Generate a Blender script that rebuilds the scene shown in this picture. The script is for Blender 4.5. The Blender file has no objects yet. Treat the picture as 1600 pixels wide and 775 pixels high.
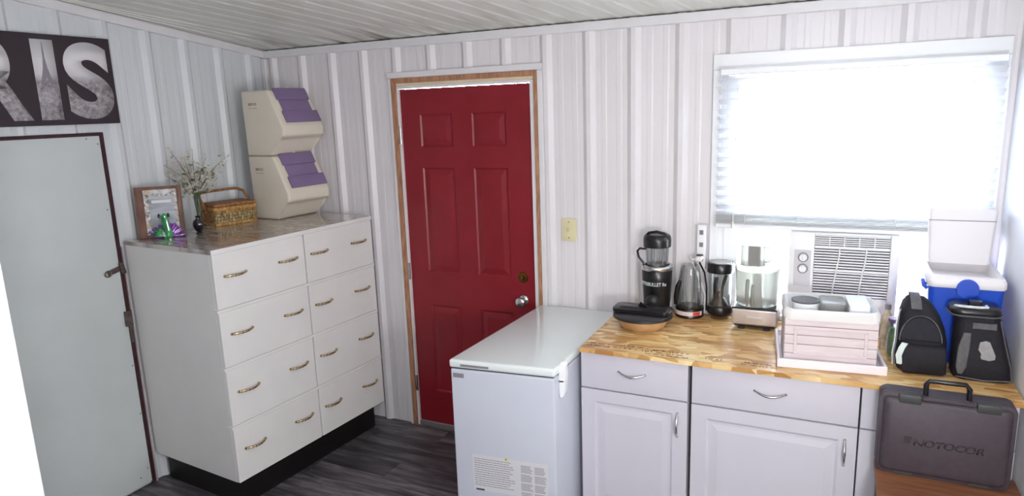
import bpy, bmesh, math, random
from mathutils import Vector, Matrix
R = math.radians
random.seed(7)
scn = bpy.context.scene
col = scn.collection

# ------------------------------------------------------------------ camera
CAM = Vector((3.2659, -3.2938, 1.915)); YAW, PITCH, ROLL, FPX = .4502, .202, -.0352, 1057.82
cd = bpy.data.cameras.new('camera'); cam = bpy.data.objects.new('camera', cd); col.objects.link(cam)
cd.sensor_width = 36; cd.sensor_fit = 'HORIZONTAL'; cd.lens = FPX / 1600 * 36; cd.clip_start = .02
fwd = Vector((-math.sin(YAW) * math.cos(PITCH), math.cos(YAW) * math.cos(PITCH), -math.sin(PITCH)))
rt = Vector((math.cos(YAW), math.sin(YAW), 0)); up = rt.cross(fwd)
r2 = math.cos(ROLL) * rt + math.sin(ROLL) * up; u2 = -math.sin(ROLL) * rt + math.cos(ROLL) * up
m3 = Matrix((r2, u2, -fwd)).transposed()
cam.matrix_world = Matrix.Translation(CAM) @ m3.to_4x4()
scn.camera = cam

# ------------------------------------------------------------------ world, lights, exposure
w = bpy.data.worlds.new('sky'); scn.world = w; w.use_nodes = True
bg = w.node_tree.nodes['Background']; bg.inputs[0].default_value = (.86, .93, 1, 1); bg.inputs[1].default_value = 62.0

def area(name, loc, target, sx, sy, power, color=(1, 1, 1), portal=False):
    l = bpy.data.lights.new(name, 'AREA'); l.shape = 'RECTANGLE'; l.size = sx; l.size_y = sy
    l.energy = power; l.color = color
    if portal: l.cycles.is_portal = True
    o = bpy.data.objects.new(name, l); col.objects.link(o); o.location = loc
    o.rotation_euler = (Vector(target) - Vector(loc)).to_track_quat('-Z', 'Y').to_euler()
    return o
area('window_portal', (3.30, .14, 1.50), (3.30, -1, 1.50), 1.1, 1.15, 1, portal=True)
area('camera_flash', (3.17, -3.36, 2.02), (1.6, -.5, 1.15), .16, .10, 18.5, (.95, .95, 1))
pl = bpy.data.lights.new('fill_light', 'POINT'); pl.energy = 62; pl.shadow_soft_size = .12; pl.color = (1, .98, .95)  # added fill out of view, no known lamp; lifts ceiling and dresser front
po = bpy.data.objects.new('fill_light', pl); col.objects.link(po); po.location = (3.60, -2.5, 1.35)
scn.view_settings.view_transform = 'Standard'; scn.view_settings.look = 'None'
scn.view_settings.gamma = 1; scn.view_settings.exposure = .12; scn.view_settings.use_curve_mapping = False

# ------------------------------------------------------------------ materials
def lin(c):
    return tuple((x / 12.92 if x <= .04045 else ((x + .055) / 1.055) ** 2.4) for x in [v / 255 for v in c]) + (1,)
def nodes(m):
    m.use_nodes = True; nt = m.node_tree
    return nt, nt.nodes, nt.links, nt.nodes['Principled BSDF']
def mat(name, c, rough=.5, metal=0, var=0, scale=8, c2=None, bump=0, bscale=60, stretch=(1, 1, 1), spec=.5, coat=0, trans=0):
    m = bpy.data.materials.new(name); nt, N, L, b = nodes(m)
    b.inputs['Base Color'].default_value = lin(c); b.inputs['Roughness'].default_value = rough
    b.inputs['Metallic'].default_value = metal; b.inputs['Specular IOR Level'].default_value = spec
    b.inputs['Coat Weight'].default_value = coat
    tc = N.new('ShaderNodeTexCoord'); mp = N.new('ShaderNodeMapping'); mp.inputs['Scale'].default_value = stretch
    L.new(tc.outputs['Object'], mp.inputs[0])
    if var or c2:
        n = N.new('ShaderNodeTexNoise'); n.inputs['Scale'].default_value = scale; n.inputs['Detail'].default_value = 5
        L.new(mp.outputs[0], n.inputs['Vector'])
        r = N.new('ShaderNodeValToRGB'); r.color_ramp.elements[0].position = .35; r.color_ramp.elements[1].position = .68
        a = c2 if c2 else tuple(max(0, v - var) for v in c)
        r.color_ramp.elements[0].color = lin(a); r.color_ramp.elements[1].color = lin(c)
        L.new(n.outputs['Fac'], r.inputs[0]); L.new(r.outputs[0], b.inputs['Base Color'])
    if bump:
        n = N.new('ShaderNodeTexNoise'); n.inputs['Scale'].default_value = bscale; L.new(mp.outputs[0], n.inputs['Vector'])
        bp = N.new('ShaderNodeBump'); bp.inputs['Strength'].default_value = bump; bp.inputs['Distance'].default_value = .002
        L.new(n.outputs['Fac'], bp.inputs['Height']); L.new(bp.outputs[0], b.inputs['Normal'])
    if trans:
        t = N.new('ShaderNodeBsdfTranslucent'); t.inputs[0].default_value = lin(c)
        mx = N.new('ShaderNodeMixShader'); mx.inputs[0].default_value = trans
        L.new(b.outputs[0], mx.inputs[1]); L.new(t.outputs[0], mx.inputs[2]); L.new(mx.outputs[0], N['Material Output'].inputs[0])
    return m
def glass(name, c=(255, 255, 255), ref=.12, haze=0, hz=(235, 240, 240), rough=.03):
    m = bpy.data.materials.new(name); nt, N, L, b = nodes(m)
    t = N.new('ShaderNodeBsdfTransparent'); t.inputs[0].default_value = lin(c)
    g = N.new('ShaderNodeBsdfGlossy'); g.inputs['Roughness'].default_value = rough
    f = N.new('ShaderNodeLayerWeight'); f.inputs[0].default_value = .35
    mu = N.new('ShaderNodeMath'); mu.operation = 'MULTIPLY_ADD'; mu.inputs[1].default_value = .55; mu.inputs[2].default_value = ref * .3
    L.new(f.outputs['Facing'], mu.inputs[0])
    mx = N.new('ShaderNodeMixShader'); L.new(mu.outputs[0], mx.inputs[0]); L.new(t.outputs[0], mx.inputs[1]); L.new(g.outputs[0], mx.inputs[2])
    out = mx
    if haze:
        d = N.new('ShaderNodeBsdfDiffuse'); d.inputs[0].default_value = lin(hz)
        m2 = N.new('ShaderNodeMixShader'); m2.inputs[0].default_value = haze
        L.new(mx.outputs[0], m2.inputs[1]); L.new(d.outputs[0], m2.inputs[2]); out = m2
    L.new(out.outputs[0], N['Material Output'].inputs[0])
    return m

M = {}
M['panel'] = mat('painted_metal_panel', (232, 228, 231), .36, var=4, scale=1.5)
M['panel_left'] = mat('painted_metal_panel_left', (218, 222, 225), .36, var=4, scale=1.5)
M['white_trim'] = mat('white_trim_paint', (232, 230, 233), .4, var=5, scale=12)
M['backing'] = mat('backing_board', (200, 198, 195), .8, var=8)
M['white_wall'] = mat('white_wall_paint', (236, 236, 240), .6, var=4)
M['red'] = mat('red_door_paint', (134, 24, 36), .38, var=8, scale=4, bump=.1, bscale=90)
M['rawwood'] = mat('raw_wood_edge', (190, 142, 108), .7, c2=(150, 104, 78), scale=14, stretch=(6, 6, 1))
M['oldtrim'] = mat('worn_trim_paint', (196, 184, 186), .6, var=22, scale=9)
M['cream'] = mat('cream_wood_strip', (232, 214, 186), .6, var=12)
M['chrome'] = mat('satin_chrome', (205, 205, 205), .22, 1)
M['brass'] = mat('worn_brass', (180, 140, 60), .3, 1, c2=(110, 84, 40), scale=60)
M['ropegold'] = mat('two_tone_brass', (236, 218, 176), .22, .75, c2=(120, 92, 56), scale=140)
M['doorgrey'] = mat('pale_grey_green_door_paint', (206, 212, 212), .55, var=9, scale=2.2)
M['maroon'] = mat('dark_maroon_edge', (62, 26, 34), .6, var=14, scale=20)
M['oldsteel'] = mat('dull_hardware_steel', (120, 108, 104), .45, .7, var=30, scale=50)
M['dresser'] = mat('white_laminate', (232, 230, 228), .35, var=3)
M['kick'] = mat('black_kick_board', (16, 12, 14), .4)
M['freezer'] = mat('white_enamel', (200, 204, 216), .22, var=2, coat=.3)
M['freezer_lid'] = mat('white_enamel_lid', (224, 231, 231), .12, coat=.5)
M['gasket'] = mat('dark_gasket', (60, 60, 66), .6)
M['cab'] = mat('white_thermofoil', (204, 201, 211), .35, var=2)
M['gap'] = mat('cabinet_edge_grey', (120, 112, 112), .7)
M['black'] = mat('black_plastic', (22, 20, 24), .28, var=6, scale=30)
M['black_soft'] = mat('matt_black_plastic', (34, 33, 36), .45)
M['steel'] = mat('brushed_steel', (214, 204, 200), .35, .7, var=20, scale=18, stretch=(1, 1, 30))
M['clear'] = glass('clear_plastic', (248, 249, 249))
M['haze'] = glass('cloudy_plastic', (222, 224, 222), .1, .34, (198, 198, 194))
M['tube'] = glass('thick_clear_tube', (176, 178, 176), .2, .42, (190, 190, 186))
M['smoke'] = glass('smoky_plastic', (160, 148, 132), .1, .5, (170, 158, 142))
M['pane'] = glass('window_pane', (250, 252, 255), .1)
M['blind'] = mat('white_faux_wood_slat', (244, 245, 247), .4, trans=.42)
M['vinyl'] = mat('white_vinyl', (240, 241, 244), .35)
M['accordion'] = mat('white_accordion_vinyl', (240, 240, 240), .5, trans=.5)
M['acplastic'] = mat('white_appliance_plastic', (238, 238, 240), .4)
M['acdark'] = mat('ac_recess', (96, 96, 100), .7)
M['switch'] = mat('ivory_plate', (226, 216, 176), .4)
M['bin'] = mat('cream_bin_plastic', (230, 221, 205), .5, var=4)
M['purple'] = mat('purple_lid_plastic', (130, 110, 148), .5, var=5)
M['cloth'] = mat('white_liner_cloth', (245, 244, 242), .9, bump=.4, bscale=70, trans=.25)
M['blue'] = mat('blue_cooler_plastic', (20, 74, 190), .4, var=8)
M['coolerwhite'] = mat('cooler_white_plastic', (232, 228, 230), .45)
M['bagblack'] = mat('black_nylon', (20, 18, 30), .75, var=8, scale=60, bump=.5, bscale=400)
M['bagshine'] = mat('black_vinyl', (24, 22, 26), .3, bump=.3, bscale=40)
M['baggrey'] = mat('grey_mesh', (92, 91, 94), .7, var=12, scale=90)
M['baglight'] = mat('pale_webbing', (208, 212, 216), .6, var=14, scale=60)
M['bagemblem'] = mat('grey_emblem', (150, 148, 150), .6, var=14, scale=60)
M['case'] = mat('grey_brown_case_plastic', (64, 55, 63), .55, var=5, scale=40, bump=.3, bscale=500)
M['case_dark'] = mat('dark_latch_plastic', (52, 54, 54), .5)
M['case_letter'] = mat('case_letter_plastic', (46, 38, 45), .5)
M['stoolwood'] = mat('reddish_brown_wood', (140, 92, 62), .5, c2=(104, 62, 42), scale=5, stretch=(1, 8, 8))
M['wicker'] = mat('golden_wicker', (206, 164, 96), .6, c2=(140, 96, 48), scale=60, bump=.8, bscale=160)
M['wicker_dark'] = mat('brown_wicker', (168, 116, 66), .6, c2=(108, 66, 36), scale=60, bump=.8, bscale=160)
M['lace'] = mat('patterned_wicker_band', (222, 208, 160), .7, c2=(90, 84, 56), scale=70, bump=.8, bscale=120)
M['framewood'] = mat('brown_frame_wood', (126, 88, 72), .45, c2=(92, 58, 48), scale=12, stretch=(3, 3, 1))
M['vaseblack'] = mat('black_glazed_vase', (20, 14, 24), .12, coat=1)
M['greenglass'] = mat('green_glossy_glass', (20, 150, 70), .08, c2=(10, 96, 50), scale=30, coat=1)
M['purpleglass'] = mat('purple_glossy_glass', (140, 40, 170), .12, c2=(90, 60, 130), scale=50, coat=1)
M['twig'] = mat('brown_twig', (92, 72, 64), .8)
M['leaf'] = mat('olive_leaf', (110, 118, 70), .7, var=20)
M['blossom'] = mat('cream_blossom', (218, 212, 196), .8, var=16, scale=30)
M['glassvase'] = glass('pale_green_glass', (214, 226, 214), .2, .12, (150, 170, 150))
M['canvas'] = mat('black_canvas', (48, 38, 46), .7)
M['paper'] = mat('label_paper', (206, 206, 210), .6)
M['ink'] = mat('grey_ink', (128, 124, 130), .7)
M['inkdark'] = mat('dark_ink', (60, 56, 74), .7)
M['yellow'] = mat('yellow_print', (216, 206, 60), .6)
M['redprint'] = mat('red_print', (204, 54, 50), .5)
M['labelwhite'] = mat('pink_white_label', (226, 208, 204), .5)
M['whiteprint'] = mat('white_print', (214, 226, 222), .5)
M['amber'] = mat('amber_pan', (200, 162, 116), .3, c2=(170, 128, 82), scale=10, coat=.5)
M['cord'] = mat('white_cord', (228, 224, 226), .5)
M['greenleafy'] = mat('green_glitter_filling', (40, 150, 96), .5, c2=(150, 170, 110), scale=50)
M['beige'] = mat('beige_plastic', (206, 190, 168), .5, c2=(160, 140, 116), scale=25)
M['ground'] = mat('pale_outdoor_ground', (205, 200, 190), .9, var=15, scale=1)
M['tower'] = mat('tower_grey_print', (136, 130, 140), .8)

def floor_mat():
    m = bpy.data.materials.new('dark_grey_plank'); nt, N, L, b = nodes(m)
    tc = N.new('ShaderNodeTexCoord'); oi = N.new('ShaderNodeObjectInfo')
    sc = N.new('ShaderNodeVectorMath'); sc.operation = 'SCALE'; sc.inputs['Scale'].default_value = 37
    cx = N.new('ShaderNodeCombineXYZ')
    for i in range(3): L.new(oi.outputs['Random'], cx.inputs[i])
    L.new(cx.outputs[0], sc.inputs[0])
    ad = N.new('ShaderNodeVectorMath'); ad.operation = 'ADD'; L.new(tc.outputs['Object'], ad.inputs[0]); L.new(sc.outputs[0], ad.inputs[1])
    mp = N.new('ShaderNodeMapping'); mp.inputs['Scale'].default_value = (1.1, 9, 1); L.new(ad.outputs[0], mp.inputs[0])
    n = N.new('ShaderNodeTexNoise'); n.inputs['Scale'].default_value = 2.6; n.inputs['Detail'].default_value = 7; n.inputs['Roughness'].default_value = .62; n.inputs['Distortion'].default_value = .6
    L.new(mp.outputs[0], n.inputs['Vector'])
    r = N.new('ShaderNodeValToRGB'); e = r.color_ramp.elements
    e[0].position = .33; e[0].color = lin((42, 40, 46)); e[1].position = .7; e[1].color = lin((138, 130, 130))
    k = e.new(.5); k.color = lin((82, 79, 85))
    L.new(n.outputs['Fac'], r.inputs[0])
    hs = N.new('ShaderNodeHueSaturation'); mr = N.new('ShaderNodeMapRange'); mr.inputs['To Min'].default_value = .65; mr.inputs['To Max'].default_value = 1.2
    L.new(oi.outputs['Random'], mr.inputs[0]); L.new(mr.outputs[0], hs.inputs['Value']); L.new(r.outputs[0], hs.inputs['Color'])
    L.new(hs.outputs[0], b.inputs['Base Color']); b.inputs['Roughness'].default_value = .42
    return m
M['plank'] = floor_mat()

def ceiling_mat():
    m = bpy.data.materials.new('stained_ceiling_panel'); nt, N, L, b = nodes(m)
    tc = N.new('ShaderNodeTexCoord'); mp = N.new('ShaderNodeMapping')
    mp.inputs['Rotation'].default_value = (0, 0, R(14)); mp.inputs['Scale'].default_value = (7, .9, 1); L.new(tc.outputs['Object'], mp.inputs[0])
    n = N.new('ShaderNodeTexNoise'); n.inputs['Scale'].default_value = 2.2; n.inputs['Detail'].default_value = 6; L.new(mp.outputs[0], n.inputs['Vector'])
    r = N.new('ShaderNodeValToRGB'); r.color_ramp.elements[0].position = .3; r.color_ramp.elements[1].position = .7
    r.color_ramp.elements[0].color = lin((226, 227, 219)); r.color_ramp.elements[1].color = lin((243, 244, 239))
    L.new(n.outputs['Fac'], r.inputs[0])
    # rust / water stains with a shape of their own near the wall joint
    n2 = N.new('ShaderNodeTexNoise'); n2.inputs['Scale'].default_value = 1.6; n2.inputs['Detail'].default_value = 4; L.new(mp.outputs[0], n2.inputs['Vector'])
    sx = N.new('ShaderNodeSeparateXYZ'); L.new(tc.outputs['Object'], sx.inputs[0])
    mr = N.new('ShaderNodeMapRange'); mr.inputs['From Min'].default_value = -.42; mr.inputs['From Max'].default_value = 0; L.new(sx.outputs['Y'], mr.inputs[0])
    mr2 = N.new('ShaderNodeMapRange'); mr2.inputs['From Min'].default_value = .47; mr2.inputs['From Max'].default_value = .62; L.new(n2.outputs['Fac'], mr2.inputs[0])
    mr3 = N.new('ShaderNodeMapRange'); mr3.inputs['From Min'].default_value = 2.1; mr3.inputs['From Max'].default_value = 1.0; L.new(sx.outputs['X'], mr3.inputs[0])
    mu = N.new('ShaderNodeMath'); mu.operation = 'MULTIPLY'; L.new(mr.outputs[0], mu.inputs[0]); L.new(mr2.outputs[0], mu.inputs[1])
    mu2 = N.new('ShaderNodeMath'); mu2.operation = 'MULTIPLY'; L.new(mu.outputs[0], mu2.inputs[0]); L.new(mr3.outputs[0], mu2.inputs[1])
    mx = N.new('ShaderNodeMix'); mx.data_type = 'RGBA'; L.new(mu2.outputs[0], mx.inputs[0]); L.new(r.outputs[0], mx.inputs[6]); mx.inputs[7].default_value = lin((130, 106, 84))
    L.new(mx.outputs[2], b.inputs['Base Color']); b.inputs['Roughness'].default_value = .55
    return m
M['ceiling'] = ceiling_mat()

def osb_mat():
    m = bpy.data.materials.new('strand_board'); nt, N, L, b = nodes(m)
    tc = N.new('ShaderNodeTexCoord'); n0 = N.new('ShaderNodeTexNoise'); n0.inputs['Scale'].default_value = 5
    L.new(tc.outputs['Object'], n0.inputs['Vector'])
    ad = N.new('ShaderNodeMix'); ad.data_type = 'RGBA'; ad.blend_type = 'ADD'; ad.inputs[0].default_value = .07
    L.new(tc.outputs['Object'], ad.inputs[6]); L.new(n0.outputs['Color'], ad.inputs[7])
    mp = N.new('ShaderNodeMapping'); mp.inputs['Scale'].default_value = (11, 36, 9); mp.inputs['Rotation'].default_value = (0, 0, .45); L.new(ad.outputs[2], mp.inputs[0])
    v = N.new('ShaderNodeTexVoronoi'); v.inputs['Scale'].default_value = 1.3; L.new(mp.outputs[0], v.inputs['Vector'])
    r = N.new('ShaderNodeValToRGB'); e = r.color_ramp.elements
    e[0].position = .0; e[0].color = lin((164, 116, 64)); e[1].position = 1; e[1].color = lin((250, 234, 192))
    k = e.new(.35); k.color = lin((210, 168, 106)); k = e.new(.6); k.color = lin((230, 198, 140))
    L.new(v.outputs['Color'], r.inputs[0])
    n = N.new('ShaderNodeTexNoise'); n.inputs['Scale'].default_value = 3; n.inputs['Detail'].default_value = 6
    L.new(tc.outputs['Object'], n.inputs['Vector'])
    r2_ = N.new('ShaderNodeValToRGB'); r2_.color_ramp.elements[0].position = .35; r2_.color_ramp.elements[0].color = lin((205, 170, 120)); r2_.color_ramp.elements[1].position = .6
    L.new(n.outputs['Fac'], r2_.inputs[0])
    mx = N.new('ShaderNodeMix'); mx.data_type = 'RGBA'; mx.blend_type = 'MULTIPLY'; mx.inputs[0].default_value = .75
    L.new(r.outputs[0], mx.inputs[6]); L.new(r2_.outputs[0], mx.inputs[7]); L.new(mx.outputs[2], b.inputs['Base Color'])
    b.inputs['Roughness'].default_value = .3
    bp = N.new('ShaderNodeBump'); bp.inputs['Strength'].default_value = .3; bp.inputs['Distance'].default_value = .001
    L.new(v.outputs['Distance'], bp.inputs['Height']); L.new(bp.outputs[0], b.inputs['Normal'])
    return m
M['osb'] = osb_mat()

def dresser_top_mat():
    m = bpy.data.materials.new('streaked_marble_laminate'); nt, N, L, b = nodes(m)
    tc = N.new('ShaderNodeTexCoord'); mp = N.new('ShaderNodeMapping'); mp.inputs['Scale'].default_value = (3, 26, 1); mp.inputs['Rotation'].default_value = (0, 0, .25)
    L.new(tc.outputs['Object'], mp.inputs[0])
    n = N.new('ShaderNodeTexNoise'); n.inputs['Scale'].default_value = 2; n.inputs['Detail'].default_value = 7; n.inputs['Distortion'].default_value = .5
    L.new(mp.outputs[0], n.inputs['Vector'])
    r = N.new('ShaderNodeValToRGB'); e = r.color_ramp.elements; e[0].position = .35; e[0].color = lin((124, 108, 104)); e[1].position = .62; e[1].color = lin((206, 197, 192))
    L.new(n.outputs['Fac'], r.inputs[0]); L.new(r.outputs[0], b.inputs['Base Color']); b.inputs['Roughness'].default_value = .13
    b.inputs['Coat Weight'].default_value = .6; b.inputs['Coat Roughness'].default_value = .05
    return m
M['drtop'] = dresser_top_mat()

def wash_mat():
    m = mat('whitewashed_wood', (220, 208, 210), .75, c2=(210, 196, 199), scale=9, stretch=(1, 1, 6), bump=.5, bscale=50)
    return m
M['wash'] = wash_mat()
M['tray'] = mat('white_painted_tray', (234, 226, 232), .5, var=4)

def city_mat():
    m = bpy.data.materials.new('black_and_white_city_print'); nt, N, L, b = nodes(m)
    tc = N.new('ShaderNodeTexCoord'); sx = N.new('ShaderNodeSeparateXYZ'); L.new(tc.outputs['Object'], sx.inputs[0])
    mr = N.new('ShaderNodeMapRange'); mr.inputs['From Min'].default_value = -.04; mr.inputs['From Max'].default_value = .2; L.new(sx.outputs['Z'], mr.inputs[0])
    sky = N.new('ShaderNodeValToRGB'); e = sky.color_ramp.elements; e[0].color = lin((206, 204, 210)); e[0].position = .15; e[1].color = lin((210, 208, 216)); e[1].position = 1
    k = e.new(.5); k.color = lin((232, 228, 230)); L.new(mr.outputs[0], sky.inputs[0])
    n = N.new('ShaderNodeTexNoise'); n.inputs['Scale'].default_value = 48; n.inputs['Detail'].default_value = 9; n.inputs['Roughness'].default_value = .7; L.new(tc.outputs['Object'], n.inputs['Vector'])
    ct = N.new('ShaderNodeValToRGB'); e = ct.color_ramp.elements; e[0].position = .3; e[0].color = lin((84, 78, 86)); e[1].position = .68; e[1].color = lin((206, 200, 204)); L.new(n.outputs['Fac'], ct.inputs[0])
    g = N.new('ShaderNodeMapRange'); g.inputs['From Min'].default_value = -.01; g.inputs['From Max'].default_value = .025; L.new(sx.outputs['Z'], g.inputs[0])
    mx = N.new('ShaderNodeMix'); mx.data_type = 'RGBA'; L.new(g.outputs[0], mx.inputs[0]); L.new(ct.outputs[0], mx.inputs[6]); L.new(sky.outputs[0], mx.inputs[7])
    L.new(mx.outputs[2], b.inputs['Base Color']); b.inputs['Roughness'].default_value = .6
    return m
M['city'] = city_mat()
def mosaic_mat():
    m = bpy.data.materials.new('speckled_mosaic_print'); nt, N, L, b = nodes(m)
    tc = N.new('ShaderNodeTexCoord'); v = N.new('ShaderNodeTexVoronoi'); v.inputs['Scale'].default_value = 85; L.new(tc.outputs['Object'], v.inputs['Vector'])
    r = N.new('ShaderNodeValToRGB'); e = r.color_ramp.elements; e[0].color = lin((150, 140, 130)); e[1].color = lin((232, 228, 224)); e[1].position = .8
    k = e.new(.2); k.color = lin((96, 110, 140)); k = e.new(.35); k.color = lin((214, 190, 140)); k = e.new(.5); k.color = lin((186, 186, 190))
    L.new(v.outputs['Color'], r.inputs[0]); L.new(r.outputs[0], b.inputs['Base Color']); b.inputs['Roughness'].default_value = .3
    return m
M['mosaic'] = mosaic_mat()
M['mirror'] = mat('silvery_picture', (196, 200, 206), .3, .3, c2=(140, 144, 150), scale=7, stretch=(1, 1, 4))

# ------------------------------------------------------------------ mesh helpers
class MB:
    """collects shapes and links them as one mesh object"""
    def __init__(s): s.bm = bmesh.new()
    def _xf(s, vs, mx):
        if mx is not None: bmesh.ops.transform(s.bm, matrix=mx, verts=vs)
    def box(s, a, b, bev=0, seg=2, mx=None):
        g = bmesh.ops.create_cube(s.bm, size=1); vs = g['verts']
        for v in vs: v.co = Vector([(a[i] + b[i]) / 2 + v.co[i] * (b[i] - a[i]) for i in range(3)])
        if bev:
            es = list({e for v in vs for e in v.link_edges})
            rr = bmesh.ops.bevel(s.bm, geom=es, offset=bev, segments=seg, affect='EDGES', profile=.6)
            vs = list({v for f in rr['faces'] for v in f.verts} | {v for v in vs if v.is_valid})
        s._xf(vs, mx); return s
    def prism(s, pts, z0, z1, mx=None, bev=0, seg=2):
        """polygon in local XY extruded from z0 to z1"""
        v0 = [s.bm.verts.new((p[0], p[1], z0)) for p in pts]; v1 = [s.bm.verts.new((p[0], p[1], z1)) for p in pts]
        n = len(pts); s.bm.faces.new(v0[::-1]); s.bm.faces.new(v1)
        for i in range(n): s.bm.faces.new((v0[i], v0[(i + 1) % n], v1[(i + 1) % n], v1[i]))
        vs = v0 + v1
        if bev:
            es = list({e for v in vs for e in v.link_edges})
            rr = bmesh.ops.bevel(s.bm, geom=es, offset=bev, segments=seg, affect='EDGES', profile=.6)
            vs = list({v for f in rr['faces'] for v in f.verts} | {v for v in vs if v.is_valid})
        s._xf(vs, mx); return s
    def lathe(s, prof, c=(0, 0, 0), n=32, mx=None, sx=1, sy=1):
        rings = []; vs = []
        for r, z in prof:
            if r < 1e-6: rings.append([s.bm.verts.new((c[0], c[1], c[2] + z))])
            else: rings.append([s.bm.verts.new((c[0] + sx * r * math.cos(2 * math.pi * i / n), c[1] + sy * r * math.sin(2 * math.pi * i / n), c[2] + z)) for i in range(n)])
            vs += rings[-1]
        for a, b in zip(rings, rings[1:]):
            for i in range(n):
                j = (i + 1) % n
                if len(a) == 1 and len(b) == 1: break
                f = ((a[0], b[j], b[i]) if len(a) == 1 else (a[i], a[j], b[0]) if len(b) == 1 else (a[i], a[j], b[j], b[i]))
                s.bm.faces.new(f)
        s._xf(vs, mx); return s
    def cyl(s, c, r, h, n=24, mx=None, r2=None):
        return s.lathe([(0, 0), (r, 0), (r if r2 is None else r2, h), (0, h)], c, n, mx)
    def tube(s, pts, r, n=10, mx=None, closed=False):
        pts = [Vector(p) for p in pts]; rings = []; vs = []; N = len(pts); nrm = None
        for i, p in enumerate(pts):
            if closed: t = pts[(i + 1) % N] - pts[i - 1]
            else: t = pts[min(i + 1, N - 1)] - pts[max(i - 1, 0)]
            t.normalize()
            if nrm is None:
                nrm = t.cross(Vector((0, 0, 1)))
                if nrm.length < .05: nrm = t.cross(Vector((0, 1, 0)))
            nrm = (nrm - t * nrm.dot(t)).normalized(); b = t.cross(nrm)
            rr = r[i] if isinstance(r, (list, tuple)) else r
            rings.append([s.bm.verts.new(p + (nrm * math.cos(2 * math.pi * k / n) + b * math.sin(2 * math.pi * k / n)) * rr) for k in range(n)]); vs += rings[-1]
        prs = list(zip(rings, rings[1:])) + ([(rings[-1], rings[0])] if closed else [])
        for a, b2 in prs:
            for k in range(n): s.bm.faces.new((a[k], a[(k + 1) % n], b2[(k + 1) % n], b2[k]))
        if not closed: s.bm.faces.new(rings[0][::-1]); s.bm.faces.new(rings[-1])
        s._xf(vs, mx); return s
    def loft(s, rings, cap=True, mx=None):
        R_ = [[s.bm.verts.new(p) for p in rg] for rg in rings]; vs = [v for r in R_ for v in r]
        n = len(R_[0])
        for a, b in zip(R_, R_[1:]):
            for k in range(n): s.bm.faces.new((a[k], a[(k + 1) % n], b[(k + 1) % n], b[k]))
        if cap: s.bm.faces.new(R_[0][::-1]); s.bm.faces.new(R_[-1])
        s._xf(vs, mx); return s
    def build(s, name, m, parent=None, smooth=None, loc=None, rot=None):
        bm = s.bm; bmesh.ops.remove_doubles(bm, verts=bm.verts, dist=1e-6); bmesh.ops.recalc_face_normals(bm, faces=bm.faces)
        me = bpy.data.meshes.new(name); bm.to_mesh(me); bm.free(); me.materials.append(m)
        if smooth is not None:
            for p in me.polygons: p.use_smooth = True
            me.set_sharp_from_angle(angle=R(smooth))
        o = bpy.data.objects.new(name, me); col.objects.link(o)
        if parent: o.parent = parent
        if loc: o.location = loc
        if rot: o.rotation_euler = rot
        return o
def tag(o, label=None, cat=None, group=None, kind=None):
    if label: o['label'] = label
    if cat: o['category'] = cat
    if group: o['group'] = group
    if kind: o['kind'] = kind
    return o
def thing(name, label, cat, loc=(0, 0, 0), rz=0, group=None, kind=None):
    o = bpy.data.objects.new(name, None); o.empty_display_size = .05; col.objects.link(o)
    o.location = loc; o.rotation_euler = (0, 0, rz)
    return tag(o, label, cat, group, kind)
def struct(o, label, cat='wall'):
    return tag(o, label, cat, None, 'structure')
def text(s, name, m, parent, mx, w=None, h=None, ext=.0006, bold=0, wrap=None):
    c = bpy.data.curves.new('txt', 'FONT'); c.body = s; c.size = 1; c.extrude = 0; c.offset = bold; c.resolution_u = 10 if bold > .04 else 3
    t = bpy.data.objects.new('txt', c); col.objects.link(t)
    dg = bpy.context.evaluated_depsgraph_get(); me = bpy.data.meshes.new_from_object(t.evaluated_get(dg)); me.name = name
    bpy.data.objects.remove(t)
    xs = [v.co.x for v in me.vertices]; ys = [v.co.y for v in me.vertices]
    x0, x1, y0, y1 = min(xs), max(xs), min(ys), max(ys)
    kx = w / (x1 - x0) if w else None; ky = h / (y1 - y0) if h else None
    kx = kx or ky; ky = ky or kx
    for v in me.vertices: v.co.x = (v.co.x - (x0 + x1) / 2) * kx; v.co.y = (v.co.y - (y0 + y1) / 2) * ky
    bm = bmesh.new(); bm.from_mesh(me)
    ex = bmesh.ops.extrude_face_region(bm, geom=list(bm.faces)); vs = [g for g in ex['geom'] if isinstance(g, bmesh.types.BMVert)]
    for v in vs: v.co.z += ext
    if wrap:   # bend round a cylinder of this radius about a vertical axis
        for v in bm.verts:
            a = v.co.x / wrap; rr = wrap + v.co.z; v.co = Vector((math.sin(a) * rr, v.co.y, math.cos(a) * rr - wrap))
    bmesh.ops.transform(bm, matrix=mx, verts=bm.verts); bmesh.ops.recalc_face_normals(bm, faces=bm.faces); bm.to_mesh(me); bm.free()
    me.materials.clear(); me.materials.append(m)
    o = bpy.data.objects.new(name, me); col.objects.link(o); o.parent = parent
    return o
def frame_mx(origin, ex, ey, ez):
    m = Matrix((Vector(ex), Vector(ey), Vector(ez))).transposed().to_4x4(); m.translation = Vector(origin); return m
FRONT = lambda o: frame_mx(o, (1, 0, 0), (0, 0, 1), (0, -1, 0))      # local xy -> plane facing -y
SIDE = lambda o: frame_mx(o, (0, 1, 0), (0, 0, 1), (1, 0, 0))        # local xy -> plane facing +x

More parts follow.
